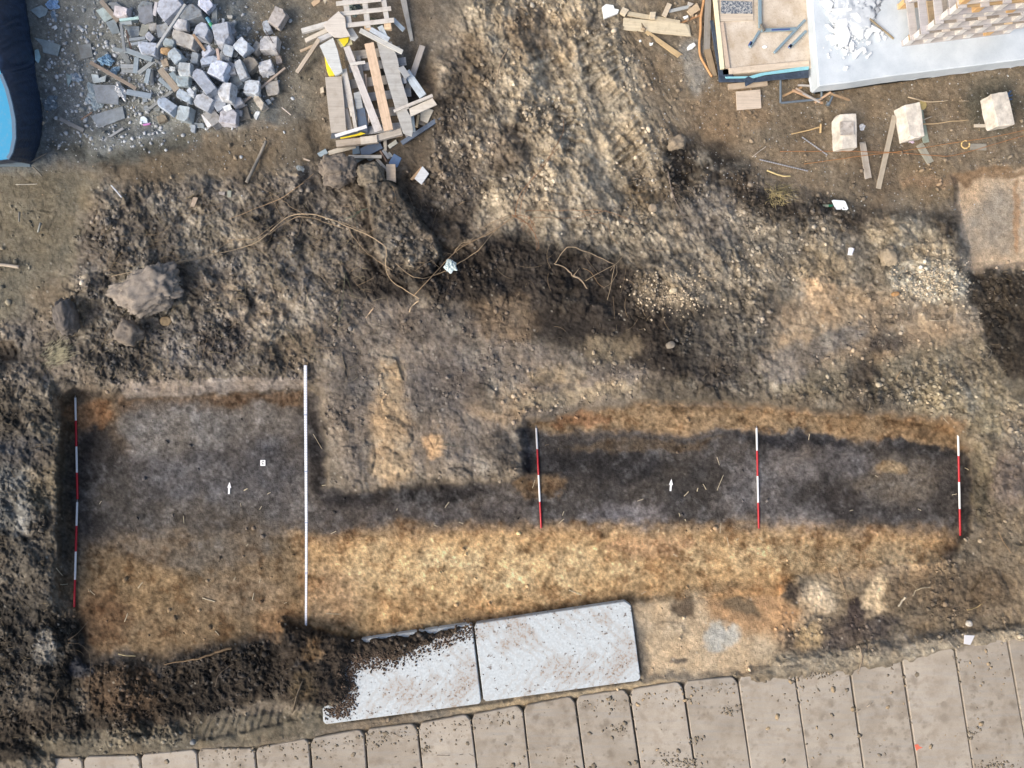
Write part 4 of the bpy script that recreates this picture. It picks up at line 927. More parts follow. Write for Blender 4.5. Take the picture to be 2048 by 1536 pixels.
rim_in = [(-2,150),(10,180),(18,212),(23,242),(24,275),(18,306),(12,314)]; rim_out = [(4,146),(17,178),(25,208),(31,240),(32,276),(26,304),(17,320)]
attach(polyslab('grey_rim', None, rim_out+rim_in[::-1], .03, absz=ZT-.02, mat=paint((88,116,140), .5, .4)), root)
attach(polyslab('rim_board', None, [(-90,323),(14,320),(60,328),(60,333),(10,332),(-90,336)], .04, absz=.5, mat=paint((90,108,120), .6, .5)), root)
# ------------------------------------------------------------------ pile of boards and pallet remains
GP = 'scrap boards on the timber pile'
CR=(200,194,186); GR=(170,168,164); OR=(206,182,156); BL=(108,122,140); PB=(184,196,204)
root = empty('broken_pallet', W(730, 20, .3)); tag(root, 'broken pallet with three cross slats at the top of the timber pile', 'pallet')
for p1, p2, w, z in [((672,7),(762,-2),8.5,.52),((680,27.5),(782,16.5),8.5,.52),((687,51),(788,39.5),9,.52)]:
    attach(plank('slat', None, p1, p2, w, th=.022, col=(196,192,184), absz=z), root)
for p1, p2, w in [((680,-60),(699,50),11),((722,-60),(736,55),11),((757,-60),(774,40),10)]:
    attach(plank('runner', None, p1, p2, w, th=.022, col=(188,186,180), absz=.496), root)
for x, y in ((736,58),(776,54)):
    b_ = block('pallet_block', None, x, y, 14, 12, 6, .09, 0, (0, 0), (214,190,158), cuts=0, absz=.40, mat=wood((214,190,158))); attach(b_, root)
root = empty('pallet', W(755, 180, .1)); tag(root, 'old grey pallet buried beneath the long boards of the timber pile', 'pallet')
for i, (p1, p2, w) in enumerate([((690,112),(800,100),17),((698,137),(812,122),16),((702,168),(818,153),18),((708,197),(822,184),17),((712,232),(812,219),17),((714,263),(803,252),16)]):
    attach(plank('deck_board', None, p1, p2, w, th=.022, col=(158,160,162) if i % 2 else (176,170,160), absz=.24+.004*(i % 2)), root)
for p1, p2 in (((706,108),(722,268)),((752,104),(764,262)),((800,100),(806,256))):
    attach(plank('runner', None, p1, p2, 12, th=.1, col=(130,124,114), absz=.13), root)
polyslab('base_panel','large worn board under the scrap timber, seen through the gaps',[(688,108),(800,92),(812,250),(704,266)],.02,0,cat='panel',mat=wood((128,118,104), .7),absz=.10)
def pk(p1, p2, w, z, col, label, th=.028, z2=None, **k):
    return plank('board', label, p1, p2, w, col=col, th=th, absz=z, lev2=z2, cat='board', group=GP, **k)
pk((603,61.5),(657,46),10,.32,(188,188,184),'upper of the battens sticking out left of the cream panel',.06,.38)
pk((610,81),(655,59),8.5,.26,(186,180,168),'middle batten sticking out left of the cream panel',.05,.34)
pk((637,79),(666,66),10,.30,(186,188,190),'short pale batten end between cream panel and speckled panel',.05)
pk((600,102),(628,90),5,.12,(182,164,140),'thin low lath at the left of the timber pile',.03)
pk((593,145),(638,78),8,.10,(166,156,142),'long batten leaning out to the lower left of the pile',.06,.3)
pk((693,93),(757,262),13,.40,(196,192,188),'long pale plank with a notch, left of the orange plank',.03,.36,taper=1.25)
pk((738,86),(777,260),19,.44,OR,'long orange-brown plank with a pale blue patch',.035,.40)
pk((687,138),(707,232),12,.38,(198,194,186),'narrow cream plank right of the big left board',.03,.36)
pk((702,200),(712,263),7,.42,(194,190,182),'thin pale plank ending at the white strip',.025,.38,ragged=1)
pk((690,218),(700,258),11,.33,(196,188,176),'short cream board right of the big left board',.03)
pk((684,160),(693,215),7,.34,(178,176,170),'narrow grey lath touching the big left board',.03)
pk((720,60),(805,104),9.5,.50,(192,192,186),'diagonal plank from the dark hollow towards the right edge',.03,.40)
pk((741,58),(778,79),10,.47,(184,194,202),'bluish plank with a pink mark above the diagonal plank',.03,.45)
pk((760,52),(771,76),11,.44,PB,'pale blue-white board end under the broken pallet',.03)
pk((786,38),(808,60),8.5,.40,(152,166,178),'blue-grey board sticking out right of the broken pallet',.03,.3)
pk((803,-20),(823,78),13,.10,(184,180,170),'long cracked plank standing apart at the right top of the pile',.03,.04,taper=.55,ragged=2)
pk((845,91),(815,178),12,.10,(182,174,164),'straight plank pointing up and right from the pile',.03,.2)
pk((812,143),(846,192),16,.30,(186,198,206),'pale bluish plank slanting down on the right side',.03,.34)
pk((787,222),(865,190),5.5,.42,(196,192,184),'narrow edge board over the wide grey board',.05,.44)
pk((803,286),(882,234),9,.12,(96,108,124),'long dark blue board at the lower right of the pile',.035,.16)
pk((862,256),(884,262),7,.04,(194,186,170),'short cream lath end right of the dark blue board',.03)
pk((836,243),(862,252),8,.05,(186,178,162),'cream lath crossing under the dark blue board',.03)
pk((823,230),(827,264),9,.20,(142,158,170),'upright blue-grey board right of the wide grey board',.03,.14)
pk((837,229),(833,254),5,.17,(184,166,134),'thin tan lath beside the upright blue-grey board',.03)
pk((809,255),(822,280),12,.16,(158,158,160),'grey board end below the wide grey board',.03,.06)
pk((672,287),(755,277),13,.20,(176,166,152),'wide end board along the bottom of the pile, left',.1)
pk((754,275),(803,262),13,.22,(174,168,158),'wide end board along the bottom of the pile, right',.08)
pk((721,281),(754,277),15,.31,(196,188,174),'short cream board over the bottom end board',.025)
pk((670,271.5),(733,252.5),6.5,.46,(226,226,226),'white narrow strip at the lower left of the pile',.02)
pk((758,276),(804,270),5,.16,(190,164,134),'thin orange lath under the right end board',.03)
pk((770,276),(770.5,301),6.5,.12,(172,166,154),'small upright lath below the pile',.03,.04)
pk((777,294),(794,282),8,.06,(188,190,180),'splintered pale piece below the pile right',.03,ragged=2)
pk((657,306),(710,290),8,.06,(188,182,168),'pointed pale lath lying below the pile left',.03,taper=1.6)
pk((697,313),(763,313),6.5,.10,(206,202,190),'level cream batten above the clay lump',.035)
pk((753,317),(776,343),6.5,.04,(176,170,158),'slanting batten pointing at the orange board',.03,.10)
pk((760,301),(773,323),3,.05,(164,138,120),'thin reddish stick below the dark panel',.015)
pk((766,299),(778,316),7,.03,(150,154,158),'small grey board right of the thin reddish stick',.03)
pk((731,148),(738,244),3.5,.30,(204,186,170),'very thin splinter between notched and orange planks',.02,.36,taper=.5)
pk((698,160),(704,214),5,.27,(120,128,134),'dark lath in the gap by the narrow cream plank',.02)
GQ = 'panels and offcuts on the timber pile'
def pq(pts, th, z, col, label, mat=None, **k): return polyslab('panel', label, pts, th, 0, col, 'panel', mat or wood(col, .35), group=GQ, absz=z, **k)
pq([(646,49),(677,22),(690,35),(692,56),(701,72),(682,75),(668,74),(654,62)],.02,.56,(202,196,186),'cream six-sided panel beside the broken pallet')
pq([(639,91),(666,75),(675,100),(685,143),(678,148),(670,151),(655,126)],.05,.44,(196,200,198),'speckled grey-white panel with yellow paint below it')
pq([(694,57),(705,56),(717,74),(709,82),(700,78)],.02,.46,(178,180,178),'grey triangular offcut right of the cream panel')
pq([(753,83),(783,83),(795,116),(803,160),(815,198),(826,258),(824,273),(806,266),(797,238),(768,140)],.03,.40,(170,170,166),'widest grey board on the right of the timber pile')
pq([(650,154),(683,152.5),(688,200),(692.5,263.5),(662,265),(655,206)],.03,.42,(176,169,158),'big brownish board along the left side of the pile')
pq([(813,219),(865,196),(874,209),(821,233)],.03,.40,(202,196,184),'cream angled panel at the right of the pile')
pq([(841,222),(858,217),(867,220),(855,246),(840,240)],.05,.12,(206,198,180),'cream block-like offcut below the angled panel')
pq([(707,186),(720,182),(726,215),(712,218)],.03,.36,(158,162,162),'small grey panel between the left planks')
pq([(713,216),(729,215),(735,252),(735,262),(716,262)],.03,.34,(84,98,116),'dark blue-grey panel showing between the planks',paint((84,98,116),.5,.5))
pq([(663,266),(693,264),(735,258),(735,268),(680,276),(661,277)],.02,.30,(96,104,112),'dark film-faced panel under the big left board',paint((84,92,102),.5,.4))
pq([(795,136),(807,131),(820,150),(811,158)],.03,.44,(150,154,156),'small stacked grey offcut on the pale bluish plank')
pq([(797,160),(812,152),(813,166),(804,167)],.03,.36,(140,146,154),'blue-grey corner piece under the pale bluish plank')
pq([(720,297),(757,279),(766,296),(739,309),(722,309)],.025,.10,(92,106,124),'dark blue panel lying below the bottom end board',paint((88,104,126),.5,.5))
pq([(705,291),(718,289),(720,307),(705,309)],.02,.06,(104,124,142),'small steel blue scrap left of the dark blue panel',paint((100,122,142),.5,.5))
pq([(709,315),(732,315),(712,327)],.02,.03,(132,142,144),'grey triangular sheet under the level cream batten')
pq([(772,328),(790.5,328),(792,365),(782,361),(773,360)],.025,.24,(206,186,160),'cream and orange board standing by the clay lump')
pq([(788,307),(803,316),(794,337),(777,326)],.02,.03,(106,132,162),'small bright blue panel below the pile',paint((104,130,164),.45,.4))
pq([(623,313),(651,297),(656,306),(625,322)],.03,.03,(146,162,170),'blue-grey block-shaped board left below the pile')
pq([(779,303),(786,312),(778,318),(770,310)],.02,.02,(162,164,160),'little grey offcut by the small grey board')
pq([(628,0),(643,-6),(639,5),(627,13),(622,5)],.04,.03,(190,166,136),'tan board corner at the picture top left of the pallet')
pq([(646,0),(655,-3),(650,9)],.03,.03,(186,176,156),'small pale board corner at the picture top')
pq([(640,176),(647,173),(648,184),(641,187)],.04,.05,(206,194,172),'tiny cream block left of the big left board')
pq([(672,78),(701,74),(705,88),(682,95)],.02,.40,(190,186,150),'scrap with yellow and grey paint under the cream panel')
yel = paint((228,206,44), .5, .2, dcol=(160,150,120))
polyslab('yellow_foil','bright yellow foil bulging from under the speckled panel',[(648,110),(656,112),(668,136),(671,151),(658,153),(653,140)],.08,0,cat='foil',mat=yel,absz=.34,bev=.02)
polyslab('yellow_foil','yellow foil strip above the bottom end board',[(680,275),(713,268),(722,264),(731,267),(720,270),(681,277.5)],.02,0,cat='foil',mat=yel,absz=.33)
polyslab('yellow_foil','yellow foil patch beneath the grey triangular offcut',[(677,78),(698,74),(696,84),(688,93),(683,86)],.02,0,cat='foil',mat=yel,absz=.43)
root = empty('angled_offcut', W(843, 350, gmax(843, 350, 6))); tag(root, 'lone L-shaped white board with a brown edge on dark soil', 'board')
attach(polyslab('white_face', None, [(829,357),(845,332),(858,347),(843,369)], .03, .10, (198,202,204), mat=wood((198,202,204), .2)), root)
attach(polyslab('brown_edge', None, [(820,358),(842,333),(845,334),(830,357),(824,360)], .05, .02, (176,148,116), mat=wood((176,148,116))), root)
plank('scrap_lath','tiny pale lath left of the blue-grey block board',(607,317),(620,322),3,0,.015,(200,186,168),'lath')
crumple('crumpled_film','grey crumpled film under the level cream batten',741,317,20,12,0,(176,184,188),.02,.05)
crumple('crumpled_film','dull grey film scraps left below the timber pile',600,338,24,16,-40,(140,148,150),.0,.02)
crumple('crumpled_film','green-grey bag seen through the broken pallet',712,20,40,36,10,(122,138,134),.2,.12)
crumple('crumpled_film','olive rag seen under the lowest pallet slat',745,46,50,26,-10,(128,130,110),.15,.10)
# ------------------------------------------------------------------ clay lumps near the pile
soilm = conc((124,115,104), .6, (74,65,56))
stone('clay_lump','large grey clay lump just below the timber pile',677,342,33,27,.24,10,(130,121,112),'clay lump',lev=.0,rough=.3,sub=5,mat=soilm)
stone('clay_lump','rounded grass-coated clay lump left of the cream and orange board',742,352,28,23,.24,0,(118,110,98),'clay lump',lev=.0,rough=.25,sub=5,mat=conc((118,110,96), .5, (84,76,64)))
stone('clay_lump','biggest pale clay lump in the western spoil',300,578,62,42,.26,24,(142,136,126),'clay lump',lev=-.1,rough=.35,sub=5,mat=conc((140,132,122), .5, (84,75,66)))
stone('clay_lump','grey wedge of clay below the biggest pale lump',258,666,24,24,.18,-30,(124,118,112),'clay lump',lev=-.1,rough=.35,sub=4,mat=soilm)
stone('clay_lump','upright dark clay lump with dry grass on its left edge',131,634,18,34,.20,5,(104,98,92),'clay lump',lev=-.1,rough=.3,sub=4,mat=conc((106,100,94), .5, (76,70,62)))
stone('clay_lump','pale lump of earth in the eastern spoil heap',1776,512,15,20,.14,10,(146,134,114),'clay lump',lev=0,rough=.3,sub=4,mat=conc((148,136,116), .4))
stone('clay_lump','squarish earth lump at the north edge of the spoil ridge',1354,286,17,13,.12,20,(138,126,108),'clay lump',lev=0,rough=.3,sub=4,mat=conc((138,126,108), .4))
stone('round_stone','smooth cream stone lying on the pale gravel',1346,581,8,5.5,.04,20,(204,190,160),rough=.08,lev=.3)
stone('round_stone','yellow-brown stone below the biggest pale clay lump',333,642,12,9,.06,5,(142,124,96),rough=.12,lev=.1)
stone('round_stone','tan stone on the sandy scrape in the east',1791,588,8,4.5,.04,10,(178,138,92),rough=.1,lev=.2)
stone('round_stone','grey stone at the chamfered corner of a road slab',386,1484,5.5,5,.05,0,(128,130,130),rough=.1,lev=.5)
stone('round_stone','rounded grey stone in the dark soil north of the right plate',701,657.5,4.5,5,.04,0,(128,124,118),rough=.1,lev=.4)
stone('round_stone','small pale stone in the spoil above the eastern trench',1341,690,9,7,.06,20,(134,126,114),rough=.12,lev=.2)
stone('round_stone','pale stone in the brown soil at the lower right',1938,1247,6,6,.04,0,(190,184,172),rough=.15,lev=.3)
stone('round_stone','pale rounded stone beside the long grey root',1306,416,9,8,.06,0,(158,144,124),rough=.12,lev=.2)

pk((716,112),(727,176),9,.30,(172,170,166),'grey lath in the gap right of the long pale plank',.02)
pk((722,186),(733,250),10,.29,(190,182,170),'cream lath low in the gap beside the thin splinter',.02)
pk((771,100),(789,160),8,.36,(186,178,166),'narrow pale lath between orange plank and widest grey board',.02)
pk((782,170),(799,236),7,.35,(160,150,138),'brownish lath beside the lower half of the orange plank',.02)
pk((768,200),(782,262),6,.33,(150,156,160),'thin grey lath tucked under the orange plank',.02)
pk((700,128),(730,124),6,.46,(200,198,192),'short pale crosspiece at the upper left of the pile',.02)
# ------------------------------------------------------------------ sandy tray with trestle, top right
ZTR = .16
root = empty('formwork_tray', W(1440, 140, 0)); tag(root, 'sand-covered shallow tray edged with dark film and cream foam strip', 'tray')
m_s, t, b = nodes_new('sand_crust'); tc = N(t, 'ShaderNodeTexCoord'); v = tc.outputs['Object']; n1 = noise(t, v, 2.2, 6, .65); n2 = noise(t, v, 28, 4, .7)
c = mixc(t, ramp(t, n1, .35, .65), lin((176,160,138)), lin((214,205,190))); c = mixc(t, ramp(t, n2, .56, .74, 0, .6), c, lin((122,106,84)))
t.links.new(c, b.inputs['Base Color']); b.inputs['Roughness'].default_value = .95; bump(t, b, n2, .5, .01)
attach(polyslab('sand_bed', None, [(1434,-80),(1436,60),(1442,110),(1446,150),(1616,136),(1646,136),(1640,-80)], ZTR, absz=0.0, mat=m_s), root)
attach(plank('foam_edge', None, (1427,-40), (1445.5,137), 8, th=.05, absz=ZTR+.002, mat=paint((232,224,190), .8, .25)), root)
attach(plank('foam_strip', None, (1443,44), (1456,136), 9, th=.035, absz=ZTR+.002, mat=paint((196,178,158), .85, .4)), root)
attach(plank('edge_board', None, (1458,142), (1618,126), 12, th=.025, absz=ZTR+.002, col=(204,190,170)), root)
attach(polyslab('cyan_liner', None, [(1450,153),(1500,152),(1520,146),(1618,131),(1618,139),(1530,150),(1508,156),(1452,157)], .012, absz=ZTR+.008, mat=paint((138,196,206), .4, .2)), root)
dk = film((60,72,88), .5)
attach(polyslab('dark_film', None, [(1420,40),(1427,40),(1434,75),(1442,112),(1447,134),(1462,140),(1468,152),(1508,156),(1530,151),(1618,139),(1618,155),(1545,160),(1514,164),(1490,164),(1438,164),(1436,140),(1428,90)], .03, absz=ZTR-.03, mat=dk, bev=.008), root)
attach(polyslab('film_flap', None, [(1488,158),(1497,152),(1508,158),(1512,162),(1491,173)], .012, absz=ZTR+.01, mat=dk), root)
attach(polyslab('backing_board', None, [(1440,-6),(1506,-6),(1507,40),(1440,43)], .02, absz=ZTR+.004, mat=wood((196,184,166))), root)
m_k, t, b = nodes_new('speckled_rubber'); tc = N(t, 'ShaderNodeTexCoord'); n1 = noise(t, tc.outputs['Object'], 22, 5, .75)
t.links.new(mixc(t, ramp(t, n1, .45, .6), lin((72,84,100)), lin((196,196,190))), b.inputs['Base Color'])
attach(polyslab('speckled_mat', None, [(1442,1),(1504,3),(1505,27),(1442,27)], .01, absz=ZTR+.026, mat=m_k), root)
root = empty('steel_trestle', W(1519, 60, ZTR)); tag(root, 'blue painted steel trestle lying on the sandy tray', 'trestle')
bp = paint((134,156,166), .5, .45, .2, (190,180,164)); bq = paint((74,96,150), .5, .3, .2)
def rod(name, a, b_, w, z, mat, root, h=.04, z2=None):
    return boxbetween(name, W(*a, z), W(*b_, z if z2 is None else z2), w, h, mat, root)
z = ZTR+.04
rod('upright', (1519,-60), (1520,56), .062, z, bp, root); rod('leg', (1519,62), (1499,95), .052, z, bp, root); rod('foot_sleeve', (1503,84), (1499,92), .058, z, bq, root)
rod('cross_bar', (1522,61), (1592,58), .060, z+.03, bp, root); rod('paint_mark', (1543,60), (1580,58.4), .03, z+.052, bq, root, .01)
rod('diagonal', (1610,40), (1548,106), .050, z+.02, bp, root); rod('leg', (1612,62), (1578,96), .052, z+.02, bp, root); rod('foot_sleeve', (1583,90), (1578,96), .058, z+.02, bq, root)
rod('clamp', (1522,48), (1529,62), .05, z+.06, paint((120,116,106), .6, .5, .4), root)
polyslab('white_disc','white oval lid on the sandy tray',ell(1529.5,93.5,5,3.2),.01,absz=ZTR+.01,mat=paint((238,240,240),.4,.02),cat='lid')
# ------------------------------------------------------------------ plaster debris on the slab
ZS = .40; GW = 'white broken foam and plaster pieces on the slab'
wm = paint((226,230,232), .7, .04, dcol=(200,205,210))
def wc(pts, z, label, th=.04): return polyslab('foam_piece', label, pts, th, cat='foam piece', mat=wm, group=GW, absz=ZS+z, bev=.006, tilt=(R.uniform(-5, 5), R.uniform(-5, 5)))
wc([(1664,17),(1705,15),(1704,20),(1690,26),(1676,30)],.05,'white pointed sheet at the upper part of the debris')
wc([(1705,26),(1714,24),(1722,33),(1724,46),(1716,45),(1708,36)],.05,'white curved piece right of the pointed sheet')
wc([(1654,69),(1662,67),(1673,70),(1677,78),(1674,88),(1667,88)],.01,'rounded white lump on the left edge of the debris')
wc([(1651,48),(1656,47),(1668,58),(1672,66),(1660,60)],.01,'narrow white wedge above the rounded lump')
wc([(1678,38),(1694,34),(1697,48),(1690,58),(1678,50)],.06,'bright chunk near the top middle of the debris')
wc([(1670,56),(1695,52),(1702,70),(1696,90),(1684,94),(1672,80)],.05,'largest white chunk in the middle of the debris')
wc([(1700,84),(1708,82),(1709,97),(1703,104),(1700,96)],.02,'upright white piece below the largest chunk')
wc([(1685,96),(1694,100),(1698,96),(1696,106),(1690,110)],.01,'small white hooked piece at the lower left of the debris')
wc([(1706,104),(1724,94),(1728,98),(1718,110),(1712,117),(1707,112)],.01,'white wedge at the bottom of the debris')
wc([(1726,92),(1732,96),(1734,104),(1728,108)],.02,'thin white sliver right of the bottom wedge')
wc([(1733,112),(1743,103),(1745,106),(1736,116)],.0,'short white stick-like piece at the lower right')
wc([(1730,70),(1738,49),(1743,51),(1748,62),(1736,78)],.03,'tall white wedge left of the wooden stick')
wc([(1742,48),(1764,60),(1760,64),(1750,62)],.05,'flat white piece beneath the wooden stick')
wc([(1750,66),(1758,64),(1763,80),(1759,82),(1754,74)],.01,'white arch-like piece right of the tall wedge')
wc([(1768,70),(1775,73),(1772,79),(1767,76)],.0,'tiny white square right of the stick end')
wc([(1763,62),(1769,63),(1767,70),(1762,68)],.01,'small white bit touching the wooden stick')
wc([(1717,52),(1726,50),(1728,76),(1722,79)],.04,'long white strip right of the largest chunk')
wc([(1640,2),(1656,-4),(1668,6),(1662,22),(1650,14)],.03,'white heap edge piece at the picture top')
wc([(1689,133),(1695,131),(1698,134),(1694,140),(1689,138)],.0,'lone white pebble on the slab below the debris')
wc([(1734,82),(1743,82),(1742,88),(1736,89)],.01,'small white bit above the thin sliver')
wc([(1655,18),(1662,22),(1660,30),(1652,27)],.0,'faint white flake on the left of the debris top')
wc([(1678,88),(1684,92),(1682,97),(1676,94)],.0,'small white flake under the largest chunk')
bm = bmesh.new()
for _ in range(420):
    a = R.gauss(1694, 18); b_ = R.gauss(52, 34)
    if b_ > 118 or a < 1640: continue
    p = W(a, b_, ZS+abs(R.gauss(0, .035))); s = R.uniform(.006, .035)
    bmesh.ops.create_icosphere(bm, subdivisions=1, radius=s, matrix=Matrix.Translation(p)@Matrix.Rotation(R.uniform(0, 3), 4, 'Z')@Matrix.Diagonal((1, R.uniform(.4, 1), R.uniform(.3, .7), 1)))
o = bmobj('plaster_crumbs', bm, wm); tag(o, 'white plaster crumbs and dust heaped on the slab', 'crumbs', kind='stuff')
stone('plaster_mound','low mound of white plaster dust under the foam pieces',1694,40,46,44,.09,80,(222,228,232),'plaster heap',lev=0,rough=.4,sub=5,mat=paint((196,204,210),.8,.1)).location.z = ZS
plank('stick','short brown stick lying on the white slab by the foam',(1740,37),(1788,77),3.4,th=.02,absz=ZS+.07,lev2=ZS+.0,col=(150,138,112),cat='stick')
# ------------------------------------------------------------------ stack of pallets
GPL = 'pallets stacked on the white slab'
lvl = ['lowest','second lowest','third lowest','third from top','second from top','topmost']
base = W(1802, 97, ZS); AZ = math.radians(5.6)
wo = [(186,182,180),(196,188,178),(178,176,178),(206,184,152),(188,186,186)]
for k in range(6):
    zb = ZS+k*.290; jx, jy = R.uniform(-.03, .03)+.02*k, R.uniform(-.025, .025); az = AZ+math.radians(R.uniform(-1.4, 1.4))
    if k in (2, 4): jx += .10
    if k in (3,): jx += .14; jy += .05
    root = empty('pallet', Vector((base.x+jx, base.y+jy, zb)), az); tag(root, lvl[k]+' pallet of the tall stack standing on the white slab', 'pallet', GPL)
    Wd, Dp = 2.02, 1.5; wcol = lambda: wood(R.choice(wo), .3)
    for i in range(6):       # deck boards running away from the viewer's lower edge
        x = .075+i*(Wd-.15)/5; bm = bmesh.new(); bm_box(bm, (x, Dp/2-.01+R.uniform(-.012, .012), .274), (.135, Dp, .028)); bmobj('deck_board', bm, wcol(), root)
    for i in range(3):       # stringers
        y = .06+i*(Dp-.12)/2; bm = bmesh.new(); bm_box(bm, (Wd/2, y, .246), (Wd, .10, .026)); bmobj('stringer', bm, wood(R.choice([(176,150,112),(150,142,132),(168,160,148)]), .5), root)
        for j in range(6):
            bm = bmesh.new(); bm_box(bm, (.075+j*(Wd-.15)/5, y, .133), (.115, .098, .198)); bmobj('spacer_block', bm, wood((208,170,120) if R.random() < .12 else (214,211,206), .15), root) if (i == 0 or j in (0, 5)) else bm.free()
    for i in range(3):
        y = .06+i*(Dp-.12)/2; bm = bmesh.new(); bm_box(bm, (Wd/2, y, .018), (Wd, .10, .030)); bmobj('bottom_runner', bm, wcol(), root)
# ------------------------------------------------------------------ yard east: blocks, boards, bits
cr = (206,200,188)
def kerb(cx, cy, w, h, ang, label):
    return block('kerb_block', label, cx, cy, w, h, ang, .24, 0, (0, 0), cr, 'kerb block', 'three cream kerb blocks in the yard', cuts=1, stain=.2, taper=.22, rough=.006)
kerb(1689,265,40,70,1,'cream kerb block with a small grey tile lying on it')
kerb(1819,248,39,68,10,'cream kerb block beside a green board, middle of three')
kerb(1993,224,41,66,13,'cream and grey kerb block nearest the right picture edge')
polyslab('concrete_tile','small grey tile resting on the leftmost kerb block',[(1681,243),(1708,242.5),(1708.5,269),(1681,270)],.03,absz=.27,mat=conc((182,176,168)),cat='tile')
GY = 'boards strewn over the eastern yard'
def yb(p1, p2, w, col, label, th=.025, lev=0., **k): return plank('board', label, p1, p2, w, lev, th, col, 'board', GY, **k)
yb((1725,281),(1737,356),12,(166,158,146),'short grey board below the white rag, ends ragged',ragged=3,taper=1.15)
yb((1790,231),(1757,377),10,(170,160,142),'long grey board leaning toward the middle kerb block')
yb((1840,220),(1853,285),12,(138,148,134),'green board tucked under the middle kerb block')
yb((1839,288),(1861,324),14,(150,148,134),'greenish short board below the middle kerb block',ragged=2)
yb((1941,293.5),(1973,293.5),13,(140,136,124),'small dark board right of the yellow ring')
yb((1949,251),(1978,251),6,(184,176,160),'thin lath touching the rightmost kerb block')
yb((1246,47),(1378,60),24,(204,192,164),'wide cream board with a splintered right end',th=.03,ragged=2)
yb((1255,26),(1360,44.5),8.5,(190,178,152),'narrow board above the wide cream board',th=.04)
yb((1339.5,7),(1328,32),10,(198,184,160),'short upright board right above the narrow board',lev=.04)
yb((1338,22),(1378,13),6.5,(170,174,172),'grey dusty lath beside the short upright board')
yb((1292,63),(1364,114),8,(188,164,124),'split tan lath slanting down from the wide cream board',th=.03,taper=1.3,ragged=2)
yb((1352,50),(1400,30),4,(160,122,86),'thin rusty brown lath beside the tan panel',th=.015)
block('wood_block','little wooden block nailed at the left end of narrow board',1248,23.5,13,14,-30,.06,.02,(0,0),(198,186,162),'wood block','wooden blocks on the narrow board',cuts=0,mat=wood((198,186,162)))
block('wood_block','little wooden block in the middle of the narrow board',1305,31.5,11,14,-6,.05,.04,(0,0),(198,186,162),'wood block','wooden blocks on the narrow board',cuts=0,mat=wood((198,186,162)))
polyslab('panel','tan square panel beside the orange bent stick',[(1374,22),(1394,5),(1401,19),(1382,31)],.03,.02,mat=wood((190,170,140)),cat='panel')
polyslab('panel','pale grey corner panel above the tan square panel',[(1376,3),(1388,7),(1379,14),(1375,11)],.03,.0,mat=wood((186,180,168)),cat='panel')
polyslab('panel','square tan panel below the tray',[(1472,183),(1521,178.5),(1523,216),(1474,220)],.025,.02,mat=wood((196,182,164), .3),cat='panel')
yb((1457,173),(1535,165),11,(184,168,146),'wide low board between tray and square tan panel',th=.05,lev=.02)
yb((1417,-30),(1414,100),13,(142,138,130),'weathered grey beam standing left of the tray',th=.04)
yb((1415,98),(1428,152),13,(150,132,106),'brown rotten board end with holes below the grey beam',th=.04)
twig('bent_stick','long bent orange-brown stick beside the tray',[([(1410,-20),(1407,5),(1402,34),(1401,62),(1399,88),(1401,112),(1409,128),(1417,142),(1424,153)],.026,.024)],(196,150,104),'stick',lift=.02,wig=.2)
fm = paint((236,240,238), .7, .08)
polyslab('foam_scrap','white jagged foam board left of the wooden boards',[(1204,14),(1212,8),(1227,10),(1229,17),(1238,19),(1236,26),(1208,37)],.05,.0,mat=fm,cat='foam piece')
polyslab('foam_scrap','white lens-shaped foam piece left of the bent stick',[(1374,95),(1379,89),(1388,85),(1392,90),(1385,97),(1376,100)],.04,.0,mat=fm,cat='foam piece')
polyslab('foam_scrap','bright foam fleck under the tan square panel',[(1366,33),(1376,30),(1377,35),(1370,38)],.03,.0,mat=fm,cat='foam piece')
polyslab('foam_scrap','small white scrap at the middle left of the east yard',[(1278,80),(1282,79),(1283,83),(1279,84)],.02,.0,mat=fm,cat='foam piece')
polyslab('foam_scrap','white forked scrap under the split lath',[(1299,85),(1303,86),(1307,84),(1305,90),(1300,91)],.02,.0,mat=fm,cat='foam piece')
# tubular frame
root = empty('tube_frame', W(1560, 205, .1)); tag(root, 'grey steel tube frame sticking out under the big slab', 'tube frame')
gm = paint((124,136,144), .45, .4, .5)
for nm, a, b_, r in (('upright_tube', (1561,158), (1561,206), .022), ('cross_tube', (1562,206), (1642,198), .022), ('upright_tube', (1643,176), (1643,199), .02), ('loose_leg', (1668,186), (1657,210), .022)):
    cyl(nm, W(*a, .1), W(*b_, .1), r, gm, root)
cyl('foot_pad', W(1658, 206, .1), W(1654, 211, .09), .035, gm, root)
GSt = 'broken laths poking out under the slab'
for i, (a, b_, c, l) in enumerate([((1566,192),(1604,174),(182,150,112),'orange lath inside the tube frame, upper'),((1592,176),(1622,196),(188,170,150),'pale lath slanting across the tube frame'),((1596,170),(1640,172),(176,172,166),'grey board end emerging under the slab edge'),((1585,180),(1646,206),(184,150,118),'reddish lath pointing to the frame corner'),((1630,205),(1662,184),(190,160,130),'tan lath crossing the right tube'),((1606,186),(1640,204),(170,164,156),'dusty lath below the pale slanting lath'),((1662,187),(1700,200),(150,126,98),'long thin brown stem right of the frame')]):
    plank('lath', l, a, b_, 4.5-.3*(i % 3), .02+.02*i, .018, c, 'lath', GSt)
